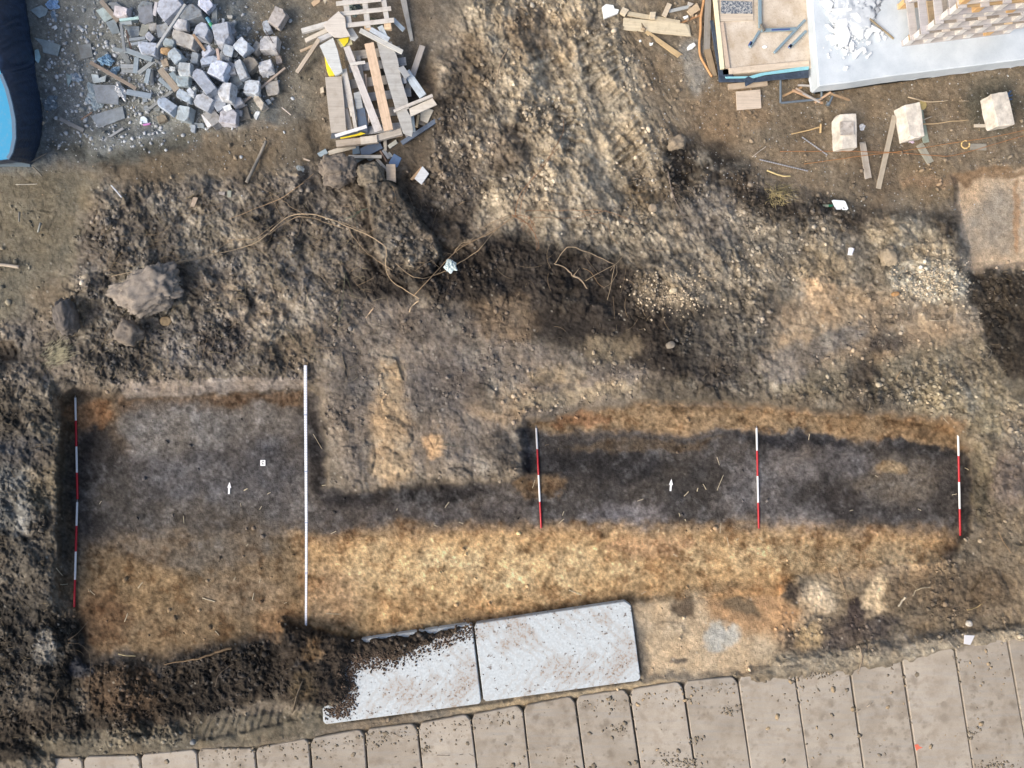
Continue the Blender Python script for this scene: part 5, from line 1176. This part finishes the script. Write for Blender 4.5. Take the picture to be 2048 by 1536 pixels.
# long rusty wires and small finds
GWi = 'rusty wires on the eastern yard'
twig('rusty_wire','long rusty wire lying level under the kerb blocks',[([(1560,303),(1640,302.5),(1720,303),(1800,306),(1870,311),(1898,312),(1935,304),(1990,288),(2060,268)],.007,.006)],(160,112,70),'wire',GWi,.02,.2,paint((160,112,70),.6,.3))
twig('rusty_wire','rusty wire rising from lower left to the yellow ring',[([(1608,328),(1680,318),(1720,312),(1790,304),(1850,295),(1905,286),(1925,283),(1990,273),(2060,258)],.007,.006)],(160,112,70),'wire',GWi,.02,.2,paint((164,118,74),.6,.3))
root = None
ring = [(1931+8*math.cos(a), 289+7.5*math.sin(a)) for a in [i*.42-.4 for i in range(14)]]
twig('yellow_ring','small pale yellow open ring beside the dark board',[(ring,.014,.012)],(214,186,128),'ring',None,.02,.1,paint((214,186,128),.6,.2))
polyslab('tin_lid','round dull yellow tin lid by the middle kerb block',ell(1845,210,8.5,9.5),.03,.01,mat=paint((190,170,110),.5,.4),cat='lid')
crumple('rag','white crumpled rag right of the leftmost kerb block',1723,255,17,18,10,(226,232,240),.01,.06,cat='rag',rough=.8)
crumple('wrapper','pink and white wrapper under the middle kerb block',1822,283,14,9,-10,(222,204,224),.01,.03,cat='wrapper')
twig('blue_glove','blue crumpled glove beside the rightmost kerb block',[([(2010,200),(2018,186)],.03,.02),([(2012,202),(2024,198)],.02,.012),([(2013,196),(2025,190)],.02,.012),([(2014,190),(2022,182)],.02,.012)],(70,96,128),'glove',None,.02,.4,paint((70,98,132),.8,.3))
twig('stick','forked pale stick above the middle kerb block',[([(1816,194),(1832,198),(1852,203),(1875,203),(1896,201)],.018,.007),([(1918,202),(1938,202)],.006,.004)],(186,168,140),'stick',None,.02,.3)
twig('stick','straight pale stick right of the middle kerb block',[([(1846,248),(1870,247),(1900,243),(1937,240)],.013,.007)],(190,166,130),'stick',None,.02,.3)
twig('stick','short stick crossing the green board',[([(1843,241),(1864,233)],.014,.01)],(170,160,144),'stick',None,.04,.2)
twig('stick','tan stick with a yellow cross piece left of the kerb blocks',[([(1583,268),(1610,262),(1640,254)],.012,.014),([(1642,248),(1641,266)],.022,.02)],(196,168,122),'stick',None,.02,.2)
twig('stick','curved yellow stick at the edge of the spoil ridge',[([(1534,341),(1550,347),(1566,352),(1581,352)],.018,.012)],(204,186,134),'stick',None,.03,.2)
twig('stick','pale short stick near the serrated rods',[([(1504,314),(1518,303),(1532,293)],.008,.008)],(190,180,164),'stick',None,.02,.2)
def serr(label, a, b_, n):
    root = empty('serrated_rod', W(*a, gmax(*a, 4)+.02)); tag(root, label, 'rod', 'grey serrated rods'); z = root.location.z
    boxbetween('rod', W(*a, z), W(*b_, z), .018, .018, paint((150,152,156), .5, .3, .4), root); bm = bmesh.new()
    for i in range(n):
        q = W(a[0]+(b_[0]-a[0])*(i+.5)/n, a[1]+(b_[1]-a[1])*(i+.5)/n, z+.008)-root.location; bmesh.ops.create_icosphere(bm, subdivisions=1, radius=.016, matrix=Matrix.Translation(q))
    bmobj('teeth', bm, paint((170,172,176), .5, .3, .4), root)
serr('long grey serrated rod on the yard above the curved yellow stick', (1519,319), (1616,342), 22)
serr('dark serrated rod slanting down left of the kerb blocks', (1604,274), (1655,310), 13)
polyslab('plastic_plate','white rounded square plastic lid on the dark spoil',[(1664,401),(1667,399.5),(1688,401),(1691,403),(1697,417),(1694,420),(1674,419),(1671,417)],.02,.03,mat=paint((232,240,242),.4,.03),cat='lid')
root = empty('green_bottle', W(1655, 411, gmax(1655, 411, 4)+.02)); tag(root, 'small green and clear bottle touching the white lid', 'bottle'); z = root.location.z
cyl('bottle_body', W(1645,412,z), W(1656,411.5,z), .028, film((168,172,150), .2, .2), root); cyl('green_shoulder', W(1656,411.5,z), W(1665,411,z), .03, film((60,140,104), .2, .1), root, .02)
root = empty('paper_cup', W(1702, 503, gmax(1702, 503, 5)+.04)); tag(root, 'small white crushed cup on the grey spoil', 'cup'); z = root.location.z
cyl('cup_body', W(1703,497,z), W(1700,509,z), .052, paint((226,228,236), .6, .1), root, .04); cyl('cup_rim', W(1700,508.5,z), W(1699.8,510,z), .045, paint((236,238,240), .6, .05), root)
crumple('plastic_bag','pale blue-white plastic bag caught in the roots, centre',902,532,34,32,20,(206,222,222),.03,.07,cat='plastic bag',rough=.35)
polyslab('paper_scrap','grey angular paper scrap at the soil edge above the road',[(1929,1270),(1950,1271),(1941,1290),(1928,1288)],.012,.01,mat=paint((204,204,206),.7,.1),cat='paper')
polyslab('orange_paint_mark','orange-red spilled paint mark on the road slab',[(1829,1490),(1836,1488),(1839,1493),(1846,1495),(1838,1498),(1833,1502)],.003,absz=.028,mat=paint((214,110,84),.7,.2),cat='paint mark')
# ------------------------------------------------------------------ roots, sticks, straws
ro = (172,150,122); GRt = 'torn roots trailing over the spoil'
def rt(label, *st, col=ro, lift=.035, wig=.8, grp=GRt, nm='root', cat='root'): return twig(nm, label, [(p, a*(.8 if nm == 'root' else 1), b_*(.8 if nm == 'root' else 1)) for p, a, b_ in st], tuple(int(k*.9) for k in col), cat, grp, lift, wig)
rt('long root sweeping across the turf slab and down to its tip', ([(540,463),(573,436),(606,428),(649,434),(693,452),(731,468),(767,490),(772,504),(772,531),(781,559),(808,578),(838,597)],.012,.010), ([(640,432),(690,447),(731,464)],.006,.005), col=(196,174,142))
rt('root running beside the long sweeping root from the left', ([(536,470),(575,443),(606,433),(650,444),(690,458)],.010,.007), ([(606,433),(600,452),(596,470)],.004,.003))
rt('forked root hanging below the sweeping root', ([(696,455),(709,477),(725,496),(742,512),(767,529),(786,541)],.009,.007), ([(742,512),(720,500),(722,486)],.004,.003))
rt('arched root looping under the plastic bag', ([(791,526),(813,545),(835,556),(863,553),(890,542),(923,523),(956,501),(977,477),(999,452)],.009,.009), ([(863,553),(880,541),(868,524)],.004,.003), ([(923,523),(900,534),(895,546),(898,560)],.005,.003))
rt('straight long root running up and right past the bag', ([(827,592),(868,548),(904,510),(934,488),(977,468),(1018,440),(1029,433)],.010,.010), col=(172,146,114))
rt('pair of bent roots above the bag', ([(906,509),(920,490),(945,477),(977,449),(1000,438),(1021,430)],.009,.008), ([(915,508),(912,497),(938,484),(968,470),(1010,440)],.007,.006), ([(906,509),(893,506),(886,511)],.005,.003))
rt('long straight pale stem pointing at the biggest clay lump', ([(224,553),(273,542),(330,530),(383,518),(451,503),(503,488),(540,466)],.009,.009), ([(290,540),(383,521),(440,508)],.005,.004), col=(176,158,132))
rt('thin forked stem above the long straight stem', ([(424,504),(445,492),(465,479),(506,478),(540,455),(560,440)],.007,.007), ([(515,478),(545,462)],.005,.004))
rt('long thin stem reaching up to the left of the clay lump', ([(459,438),(506,419),(560,397),(600,370),(618,355),(628,347)],.006,.008), ([(600,370),(622,360)],.006,.004), col=(184,156,122))
rt('thin stem descending from the grey log', ([(511,367),(540,385),(560,397),(580,412),(606,428)],.005,.006), ([(540,385),(556,420),(588,460)],.004,.003))
rt('bushy reddish root bundle at the centre', ([(1024,430),(1050,444),(1066,462),(1076,482),(1078,497)],.010,.005), ([(1030,432),(1046,431),(1062,440),(1072,462)],.007,.004), ([(1040,442),(1058,448),(1070,470),(1074,500)],.006,.004), ([(1062,432),(1052,445),(1046,462)],.005,.003), ([(1068,438),(1060,452),(1054,466)],.005,.003), ([(1070,444),(1062,458),(1058,470)],.005,.003), ([(1050,430),(1048,445),(1042,456)],.004,.003), ([(1056,430),(1064,446)],.005,.004), col=(160,116,82))
rt('thin reddish root trailing right from the bundle', ([(1051,424),(1062,421),(1110,421),(1160,420),(1210,422),(1245,433),(1278,450)],.006,.004), ([(1160,420),(1190,440),(1215,452),(1222,472),(1236,488)],.004,.003), col=(170,128,90))
rt('lower thin root trailing right from the bundle', ([(1068,435),(1110,436),(1150,436),(1193,426),(1215,420)],.005,.004), col=(160,124,92))
rt('tall thin pair of stems above the bundle', ([(1128,236),(1124,270),(1106,300),(1090,330),(1052,372),(1036,400),(1030,430)],.006,.007), ([(1118,296),(1090,322),(1068,352),(1046,394),(1040,428)],.005,.005), col=(166,124,88))
rt('large bent root making an angular hook, east of centre', ([(1111,526),(1124,506),(1138,494),(1163,500),(1200,515),(1229,529)],.010,.009), ([(1229,529),(1224,560),(1215,600)],.008,.006), ([(1171,562),(1200,544),(1229,529),(1246,512)],.007,.006), ([(1229,529),(1221,541)],.007,.006), ([(1232,530),(1234,545),(1222,566),(1207,576)],.005,.004), col=(180,160,132))
rt('looping brown root under the hooked root', ([(1166,537),(1180,543),(1188,553),(1196,568),(1207,575)],.007,.006), col=(156,128,94))
rt('pale stump root with split ends', ([(1108,527),(1128,534),(1140,545),(1146,552)],.010,.014), ([(1146,552),(1162,560),(1174,578)],.020,.010), ([(1146,552),(1160,536)],.008,.004), ([(1146,550),(1158,556),(1162,559)],.018,.010), col=(184,164,136))
rt('long grey root standing in the dark spoil, upper right', ([(1336,342),(1340,366),(1346,389),(1352,405),(1362,422),(1369,434)],.014,.007), col=(134,122,110))
rt('stout root beside the machine tracks', ([(1016,98),(1002,122),(996,146),(989,179)],.016,.010), col=(156,138,116))
rt('long pale root curling down through the lower left soil', ([(137,1286),(155,1287),(170,1296),(180,1312),(181,1340),(178,1375),(176,1410),(178,1434)],.009,.005), ([(137,1280),(160,1262),(176,1242)],.009,.006), ([(140,1300),(158,1302),(168,1312)],.006,.003), col=(124,108,88))
rt('brown bark-covered log along the trench lip, lower left', ([(328,1329),(360,1323),(394,1318),(420,1309),(440,1302),(464,1296)],.014,.036), col=(112,92,66))
rt('thin roots over the dark soil, lower left', ([(104,1456),(104,1410),(112,1388),(120,1376)],.007,.004), ([(104,1456),(108,1470)],.005,.003), col=(120,106,86))
rt('root tangle beside the buried plate corner', ([(584,1424),(592,1400),(598,1378),(606,1360)],.030,.014), ([(592,1392),(572,1372)],.010,.004), ([(596,1388),(584,1400),(556,1405)],.008,.004), ([(606,1362),(624,1340)],.007,.004), col=(92,80,64))
rt('pale arched stem over the dark soil below the trench', ([(429,1374),(436,1352),(448,1340),(468,1328)],.006,.004), col=(120,106,90))
rt('curved grey root in brown soil at the right', ([(1825,1192),(1832,1181),(1846,1176),(1861,1175)],.018,.014), ([(1836,1179),(1828,1172),(1814,1164)],.006,.004), col=(172,158,132))
rt('cut pale root end at the right', ([(1797,1213),(1803,1204),(1811,1194)],.024,.03), col=(196,184,160))
rt('straight brown root in the sandy soil', ([(1674,1136),(1684,1165),(1696,1197)],.012,.012), col=(140,120,96))
rt('yellowish splintered root near the right edge', ([(1934,1220),(1950,1216),(1964,1208)],.016,.008), col=(180,158,112))
rt('stout root on the mud at the road edge', ([(1718,1290),(1724,1310),(1722,1328),(1716,1344)],.020,.012), ([(1690,1358),(1726,1356)],.006,.004), col=(146,132,112))
rt('thin twig curved on the road slabs', ([(1710,1424),(1728,1417),(1742,1408),(1750,1402)],.008,.005), lift=.12, col=(206,190,166))
rt('dark bent twig over a slab joint, right', ([(1905,1312),(1910,1321),(1922,1326),(1942,1320)],.009,.006), lift=.12, col=(158,148,130))
rt('pale crooked twig above the dark bent twig', ([(1897,1282),(1908,1294),(1920,1303),(1934,1308)],.008,.005), lift=.06, col=(196,184,164))
rt('long hair-thin twig on the road slabs at the picture bottom', ([(874,1511),(900,1511),(920,1509),(936,1507),(948,1514),(956,1526),(952,1540)],.005,.004), lift=.12, col=(120,110,96))
rt('hair-thin twig over the damp road patch', ([(1050,1502),(1075,1498),(1106,1494)],.004,.003), lift=.12, col=(200,184,156))
rt('short dark twig on the slab below the plates', ([(783,1466),(794,1471),(808,1478)],.005,.003), lift=.12, col=(136,116,94))
rt('straight pale stem in the spoil above the western dig', ([(482,720),(496,736),(512,752)],.006,.004), col=(176,168,156))
rt('green stem pair in spoil below the sweeping root', ([(690,545),(686,590),(678,640)],.006,.004), ([(692,550),(702,580),(708,604)],.004,.003), ([(686,600),(676,660)],.004,.003), col=(112,116,92))
rt('green weed stem left of the turf slab', ([(736,418),(722,421),(708,432),(690,438)],.010,.006), ([(722,421),(700,428)],.006,.003), ([(708,432),(716,450)],.004,.003), col=(96,112,92))
rt('fine green stems below the sweeping root', ([(618,590),(612,620),(620,640),(640,650)],.004,.003), ([(612,620),(604,650)],.003,.002), col=(104,108,88))
rt('fine grey stems right of the biggest pale lump', ([(372,510),(386,540),(382,570),(392,588)],.005,.003), ([(386,540),(400,530)],.003,.002), col=(122,120,104))
rt('dry stem over the sandy tongue of the spoil', ([(886,888),(912,892),(938,896)],.005,.004), col=(118,124,110))
rt('pale stick pointing into the trench, east corner', ([(1358,806),(1374,814),(1388,825)],.005,.004), col=(190,160,120))
rt('white curved stick on the east spoil', ([(1860,640),(1880,641),(1896,638),(1904,630)],.012,.006), col=(196,182,158))
rt('brown curved stick on olive soil north of the trench', ([(1794,760),(1797,750),(1804,742)],.010,.006), col=(176,150,116))
rt('thin hooked stem at the east spoil edge', ([(1968,690),(1982,700),(1980,712),(1974,716)],.006,.004), col=(158,150,134))
rt('long thin stalk on brown soil right of the trench', ([(1996,1064),(2006,1082),(2022,1106)],.007,.006), col=(176,144,104))
GL = 'loose cut sticks on the spoil'
rt('straight grey pole-like log above the western spoil', ([(532,282),(522,305),(508,335),(493,365)],.030,.034), col=(150,144,132), nm='log', cat='log', grp=None, lift=.03, wig=.2)
rt('short white stick left of the clay spoil', ([(223,371),(232,381),(243,394)],.016,.015), col=(222,226,232), nm='stick', cat='stick', grp=GL, wig=.1)
rt('thin white stick in the left yard', ([(32,369),(50,369),(74,368)],.008,.006), col=(206,202,190), nm='stick', cat='stick', grp=GL, wig=.3)
rt('pale stick with dark soil around it at the left edge', ([(-20,528),(10,530),(39,534)],.03,.036), col=(190,178,160), nm='stick', cat='stick', grp=GL, wig=.2)
rt('small flat pale stick in the left yard', ([(81,446),(76,464)],.022,.018), col=(160,164,158), nm='stick', cat='stick', grp=GL, wig=.1)
rt('small grey stick left of the small flat pale stick', ([(39,424),(38,443)],.018,.016), col=(148,146,138), nm='stick', cat='stick', grp=GL, wig=.1)
rt('pale stick with a dark end near the trench top, right one', ([(839,601),(830,607),(822,616),(819,624)],.012,.018), col=(206,184,152), nm='stick', cat='stick', grp=GL, wig=.2)
rt('pale stick left of the root tip, left one', ([(748,615),(740,625),(732,636)],.017,.012), col=(204,178,148), nm='stick', cat='stick', grp=GL, wig=.2)
rt('white stick on the yard ground below the notched block', ([(564,215),(582,230)],.012,.010), col=(222,212,200), nm='stick', cat='stick', grp=GL, wig=.1)
rt('dark thin twig crossing the cream and grey block', ([(531,60),(545,84),(556,105),(566,122)],.007,.006), col=(96,84,76), nm='stick', cat='stick', grp=GL, wig=.2, lift=.28)
rt('yellow straw stick at the lower left of the dig', ([(237,1308),(252,1311),(271,1312)],.012,.010), col=(196,180,140), nm='stick', cat='stick', grp=GL, wig=.2)
rt('thin sticks at the corner of the wrapped stack', ([(54,330),(72,318),(94,306)],.012,.008), ([(66,334),(84,352)],.016,.012), col=(142,136,124), nm='stick', cat='stick', grp=GL, wig=.2)
GT = 'two small tiles on the western spoil'
polyslab('tile','small grey stone tile left of the pair',[(437,383),(450,383),(449,391),(438,388)],.03,.03,mat=conc((156,150,144)),cat='tile',group=GT)
polyslab('tile','small upright grey-green tile right of the pair',[(455,381),(463,381),(462,395),(454,394)],.02,.03,mat=conc((142,146,134)),cat='tile',group=GT)
polyslab('tile','beige lath-like tile on the grey clod above the western spoil',[(386,394),(396,395),(389,414),(380,413)],.02,.05,mat=conc((166,150,132)),cat='tile')
# straws on the clean dig floor, each as it lies
GF = 'pale straw bits on the scraped dig floor'
straws = [(405,1196,430,1203,2.6),(276,1176,285,1165,2),(249,1243,255,1227,2),(505,1200,508,1186,2),(519,1165,521,1157,2),(467,1161,471,1154,1.6),(430,1262,438,1271,2),(120,1169,136,1168,2),(112,1136,125,1151,1.6),(367,1032,368,1046,1.4),(199,1008,203,1002,1.4),(190,1190,176,1178,1.3),
 (519,1019,523,1012,1.8),(535,988,541,985,1.6),(488,981,495,977,3),(481,1006,482,1013,1.2),(492,1092,496,1088,1.8),(662,1067,672,1062,2),(652,1227,683,1228,1.4),(574,1205,568,1207,1.5),(644,971,651,970,1.6),(626,868,644,898,1.2),(890,1015,898,1004,1.8),(918,1044,926,1047,1.6),(868,1050,875,1053,1.5),(793,1021,795,1017,1.6),
 (1412,979,1406,968,1.8),(1394,983,1396,976,2),(1368,992,1377,983,2),(1434,981,1447,950,1.2),(1434,914,1439,930,1.4),(1125,1031,1128,1023,1.6),(1118,1047,1128,1038,1.6),(1275,1002,1287,998,1.6),(1358,1026,1360,1033,1.8),(1370,1038,1372,1042,2),(1316,1065,1318,1058,1.5),(1440,1066,1442,1046,1.2),(1472,1081,1478,1077,1.8),(1454,1075,1458,1092,1.4),
 (1346,1108,1355,1113,2),(1380,1114,1386,1113,1.6),(1138,1180,1163,1190,2),(1065,976,1070,960,1.3),(1520,1075,1526,1081,1.6),(1617,880,1619,868,1.4),(1750,951,1756,954,1.5),(1836,1018,1842,1021,1.5),(1904,990,1914,988,2),(1930,936,1937,940,2.2),(1886,835,1898,848,1.2),(1610,1092,1616,1091,1.4),(1700,1022,1706,1020,1.5),(1283,1188,1292,1183,1.5)]
for i, (a, b_, c_, d, w) in enumerate(straws):
    def near(x, y):
        refs = [((457,976),'west north arrow'),((526,926),'number card'),((612,880),'upper part of the levelling staff'),((612,1020),'middle of the levelling staff'),((612,1170),'lower part of the levelling staff'),((152,900),'upper west survey pole'),((152,1120),'lower west survey pole'),((1078,960),'slanting survey pole'),((1341,970),'east north arrow'),((1515,960),'middle trench survey pole'),((1918,960),'east end survey pole'),((946,1240),'joint of the white plates'),((400,1300),'bark-covered log'),((800,980),'foot of the spoil tongue'),((1262,1205),'right white plate corner'),((300,1220),'southwest sand'),((1700,960),'dark floor between the two eastern poles'),((450,1200),'brownish floor west of the staff')]
        (rx, ry), nm = min(refs, key=lambda q: math.hypot(q[0][0]-x, q[0][1]-y)); dx, dy = x-rx, y-ry
        d = math.hypot(dx, dy); dr = ('right' if dx > 0 else 'left') if abs(dx) > 1.5*abs(dy) else ('below' if dy > 0 else 'above') if abs(dy) > 1.5*abs(dx) else ('below' if dy > 0 else 'above')+(' right' if dx > 0 else ' left')
        return ('just ' if d < 55 else 'well ' if d > 110 else '')+dr+' of the '+nm
    lean = 'bent' if i in (30,46,38,36) else 'upright' if abs(d-b_) > 2*abs(c_-a) else 'level' if abs(c_-a) > 2*abs(d-b_) else 'slanting'; size = 'long' if math.hypot(c_-a, d-b_) > 20 else 'short' if math.hypot(c_-a, d-b_) > 9 else 'tiny'
    zone = 'western' if a < 640 else 'middle' if a < 1060 else 'eastern'; surf = 'pale sand' if b_ > 1065 else 'dark earth'
    twig('straw', '%s %s straw, %s' % (size, lean, near((a+c_)/2, (b_+d)/2)), [([(a, b_), ((a+c_)/2+R.uniform(-.6, .6), (b_+d)/2+R.uniform(-.6, .6)), (c_, d)], w*.0034, w*.0030)], (214,202,172), 'straw', GF, .004, .2)
# ------------------------------------------------------------------ countless bits: crumbs of earth, grit, litter, dry grass
def scatter(name, label, n, gen, mats, kindsize):
    V_, F_, CL = [], [], []
    ico = [(0,0,1),(.894,0,.447),(.276,.851,.447),(-.724,.526,.447),(-.724,-.526,.447),(.276,-.851,.447),(.724,.526,-.447),(-.276,.851,-.447),(-.894,0,-.447),(-.276,-.851,-.447),(.724,-.526,-.447),(0,0,-1)]
    fc = [(0,1,2),(0,2,3),(0,3,4),(0,4,5),(0,5,1),(1,6,2),(2,7,3),(3,8,4),(4,9,5),(5,10,1),(6,7,2),(7,8,3),(8,9,4),(9,10,5),(10,6,1),(11,7,6),(11,8,7),(11,9,8),(11,10,9),(11,6,10)]
    ICO = np.array(ico)
    k = 0; out_v = []; out_f = []; out_c = []
    for _ in range(n):
        r = gen()
        if r is None: continue
        px, py, s, col, flat = r; z = gz(px, py); c = W(px, py, z)
        P = ICO*(1+RS.uniform(-.3, .3, (12, 1)))*np.array([s, s*RS.uniform(.5, 1), s*flat]); a = RS.uniform(0, 6.3)
        P = P@np.array([[math.cos(a), math.sin(a), 0], [-math.sin(a), math.cos(a), 0], [0, 0, 1]])
        out_v.append(P+np.array([c.x, c.y, c.z+s*flat*.4])); out_f.append(np.array(fc)+k); out_c.append(np.tile(np.array([*col, 1.]), (12, 1))); k += 12
    v = np.concatenate(out_v).astype(np.float32); f = np.concatenate(out_f).astype(np.int32); cl = np.concatenate(out_c).astype(np.float32)
    me = bpy.data.meshes.new(name); me.vertices.add(len(v)); me.vertices.foreach_set('co', v.ravel()); me.loops.add(f.size); me.loops.foreach_set('vertex_index', f.ravel())
    me.polygons.add(len(f)); me.polygons.foreach_set('loop_start', np.arange(0, f.size, 3, dtype=np.int32)); me.polygons.foreach_set('loop_total', np.full(len(f), 3, np.int32)); me.update(calc_edges=True)
    at = me.color_attributes.new('Soil', 'FLOAT_COLOR', 'POINT'); at.data.foreach_set('color', cl.ravel()); me.materials.append(mats)
    o = bpy.data.objects.new(name, me); link(o); tag(o, label, kindsize, kind='stuff'); return o
m_c, t, b = nodes_new('loose_crumbs'); a = N(t, 'ShaderNodeAttribute', attribute_name='Soil'); t.links.new(a.outputs['Color'], b.inputs['Base Color']); b.inputs['Roughness'].default_value = .95
Rcc = Rc[V0:V0+NV, U0:U0+NU]; CLc = clus[V0:V0+NV, U0:U0+NU]
def g_cr():
    px, py = RS.uniform(-40, 2090), RS.uniform(-40, 1520); i, j = int((px+60)/2), int((py+60)/2); rc = Rcc[j, i]
    if RS.rand() > rc*(.22+.78*CLc[j, i]): return None
    s = .008+.040*RS.rand()**5*(.4+CLc[j, i]); return px, py, s, np.clip(Cc[j, i]*RS.uniform(.7, 1.55), 0, .8), .75
scatter('earth_crumbs', 'loose crumbs of dark and tan earth over the spoil', 70000, g_cr, m_c, 'earth crumbs')
def g_grit():
    px, py = (RS.uniform(60, 620), RS.uniform(-40, 400)) if RS.rand() < .5 else (RS.uniform(1240, 2090), RS.uniform(100, 430))
    if 250 < py and px < 620 and RS.rand() < .6: return None
    s = .004+.014*RS.rand()**3; k = RS.rand()
    col = lin((204,206,204)) if k < .45 else lin((150,152,150)) if k < .8 else lin((186,164,130)); return px, py, s, np.array(col)*RS.uniform(.6, 1.1), .4
scatter('yard_grit', 'tiny pale chips and splinters strewn over both yards', 5200, g_grit, m_c, 'grit')
def g_gr():
    k = RS.rand()
    if k < .55: px, py = RS.normal(1860, 34), RS.normal(560, 20)
    else: px, py = RS.normal(1350, 40), RS.normal(585, 24)
    s = .010+.022*RS.rand()**2; return px, py, s, np.array(lin((188,174,150)))*RS.uniform(.6, 1.25), .8
scatter('pale_gravel', 'patches of pale gravel lumps on the spoil ridge', 1000, g_gr, m_c, 'gravel')
EDG = [(940,1254),(900,1270),(850,1290),(790,1316),(750,1318),(720,1316),(696,1326),(690,1350),(698,1372),(694,1400),(676,1418),(656,1416)]
def g_pl():
    if RS.rand() < .7:
        k = RS.randint(len(EDG)-1); f = RS.rand(); px = EDG[k][0]*(1-f)+EDG[k+1][0]*f+RS.normal(5, 9); py = EDG[k][1]*(1-f)+EDG[k+1][1]*f+RS.normal(5, 9)
        if not (648 < px < 955 and py < 1446-(px-650)*.13): return None
        s = .006+.026*RS.rand()**3; return px, py, s, np.array(lin((82,68,56)))*RS.uniform(.6, 1.3), .6
    px = RS.uniform(640, 1290); py = RS.uniform(1200, 1450)
    if not (1206-(px-1256)*.147 < py < 1360-(px-1280)*.140) : return None
    if RS.rand() > (1.0 if px < 760 or py < 1296-(px-700)*.147+22 else .2): return None
    s = .004+.012*RS.rand()**3; return px, py, s, np.array(lin((92,76,66)))*RS.uniform(.6, 1.3), .6
Zsv = gz
def gz(px, py):
    return max(Zsv(px, py), .10) if 640 < px < 1290 and 1200 < py < 1450 else Zsv(px, py)
scatter('soil_crumbs_on_plates', 'dark crumbs of soil spilled on the white plates', 4200, g_pl, m_c, 'soil crumbs')
gz = Zsv
def g_fine():
    px, py = RS.normal(380, 90), RS.normal(130, 62)
    if RS.rand() < .3: px, py = RS.uniform(90, 330), RS.uniform(10, 300)
    if not (80 < px < 590 and -40 < py < 330): return None
    s = .008+.045*RS.rand()**3; k = RS.uniform(.65, 1.15); return px, py, s, np.array(lin((176,182,186)))*k, .5
scatter('block_fragments', 'crushed pale grey fragments filling the gaps of the block heap', 3000, g_fine, m_c, 'block fragments')
Zs2 = gz
def gz(px, py): return .026
damp = [(1108,1516,50,20,160),(1375,1525,30,14,60),(1640,1345,34,14,90),(1390,1480,16,10,30),(1240,1460,30,16,40),(1930,1465,30,16,60),(1830,1440,26,14,50),(1990,1530,44,12,90),(1530,1470,22,14,40),(1760,1500,22,12,30),(1460,1420,16,10,40),(1340,1520,40,16,60),(1560,1400,26,16,50),(850,1500,20,12,30),(760,1480,26,20,30)]
def road_y(px): return np.interp(px, [90, 618, 1045, 1480, 1910, 2100], [1512, 1478, 1412, 1356, 1306, 1270])
def g_mud():
    k = RS.rand()
    if k < .30:
        d = damp[RS.choice(len(damp), p=np.array([q[4] for q in damp])/sum(q[4] for q in damp))]; px, py = RS.normal(d[0], d[2]*.5), RS.normal(d[1], d[3]*.5); s = .008+.03*RS.rand()**2
    elif k < .8: px = RS.uniform(80, 2080); py = road_y(px)+6+abs(RS.normal(0, 18 if px < 1450 else 30)); s = .006+.03*RS.rand()**3
    else: px, py = RS.uniform(80, 2080), RS.uniform(1280, 1570); s = .01+.06*RS.rand()**3
    if py < road_y(px)+5: return None
    pale = k >= .45 and px > 1180 and RS.rand() < .6
    return px, py, s, np.array(lin((158,140,112) if pale else (124,114,97)))*RS.uniform(.85, 1.15), .06
scatter('dried_mud', 'flat specks and clots of dried mud trodden over the concrete road', 2600, g_mud, m_c, 'mud')
gz = Zs2
# fibres: one stuff object per kind
def fibres(name, label, n, gen, col):
    V_, F_ = [], []
    for _ in range(n):
        r = gen()
        if r is None: continue
        px, py, L, ang, rad, curl = r; pts = []
        for k in range(5):
            a = ang+curl*(k-2)*.35; pts.append((px, py)); px += math.cos(a)*L/4; py += math.sin(a)*L/4
        hz = R.uniform(.0, .05); P = [W(x, y, gz(x, y)+.006+hz*math.sin(math.pi*(k+.4)/5)) for k, (x, y) in enumerate(pts)]
        v, f = tubemesh(P, [rad]*5, 3); k = len(V_); V_ += v; F_ += [tuple(a+k for a in q_) for q_ in f]
    o = meshobj(name, V_, F_, paint(col, .9, .3)); tag(o, label, 'grass', kind='stuff'); return o
def area(x0, x1, y0, y1, L=(8, 26), rad=.0025, ang=None):
    def g():
        px, py = R.uniform(x0, x1), R.uniform(y0, y1); i, j = int((px+60)/2), int((py+60)/2)
        if not (0 <= i < NU and 0 <= j < NV) or R.random() > Rcc[j, i]: return None
        return px, py, R.uniform(*L), (R.uniform(0, 6.3) if ang is None else R.gauss(ang, .5)), rad*R.uniform(.6, 1.4), R.uniform(-1, 1)
    return g
fibres('root_fibres', 'fine dark root fibres in the soil of the lower left', 900, area(0, 700, 1240, 1490), (92,80,66))
fibres('dry_grass', 'dry grass wisps pressed into the western spoil', 900, area(60, 760, 380, 780, (10, 40)), (142,132,108))
fibres('dry_straw', 'dry straw wisps over the western soil bank', 260, area(-20, 140, 700, 1500), (124,112,90))
fibres('bleached_grass', 'pale bleached grass tuft lying at the western spoil edge', 140, lambda: (R.gauss(104, 10), R.gauss(714, 10), R.uniform(16, 40), R.gauss(-.5, .25), .003, R.uniform(-.5, .5)), (150,146,122))
fibres('yellow_grass', 'curly dry grass tuft on the north-eastern spoil ridge', 90, lambda: (R.gauss(1556, 12), R.gauss(390, 9), R.uniform(12, 26), R.gauss(-.3, .9), .003, R.uniform(-1.5, 1.5)), (170,156,112))
fibres('stem_litter', 'thin broken stems over the eastern spoil and yard', 420, area(1000, 2048, 200, 1300, (6, 18), .002), (166,148,118))

fibres('root_tangle', 'tangle of fine pale roots over the middle of the spoil', 100, area(540, 1400, 360, 660, (20, 60), .0028), (140,122,98))
fibres('dark_root_hair', 'thin brown root hairs over the western spoil', 260, area(180, 760, 400, 760, (20, 60), .0028), (128,112,90))
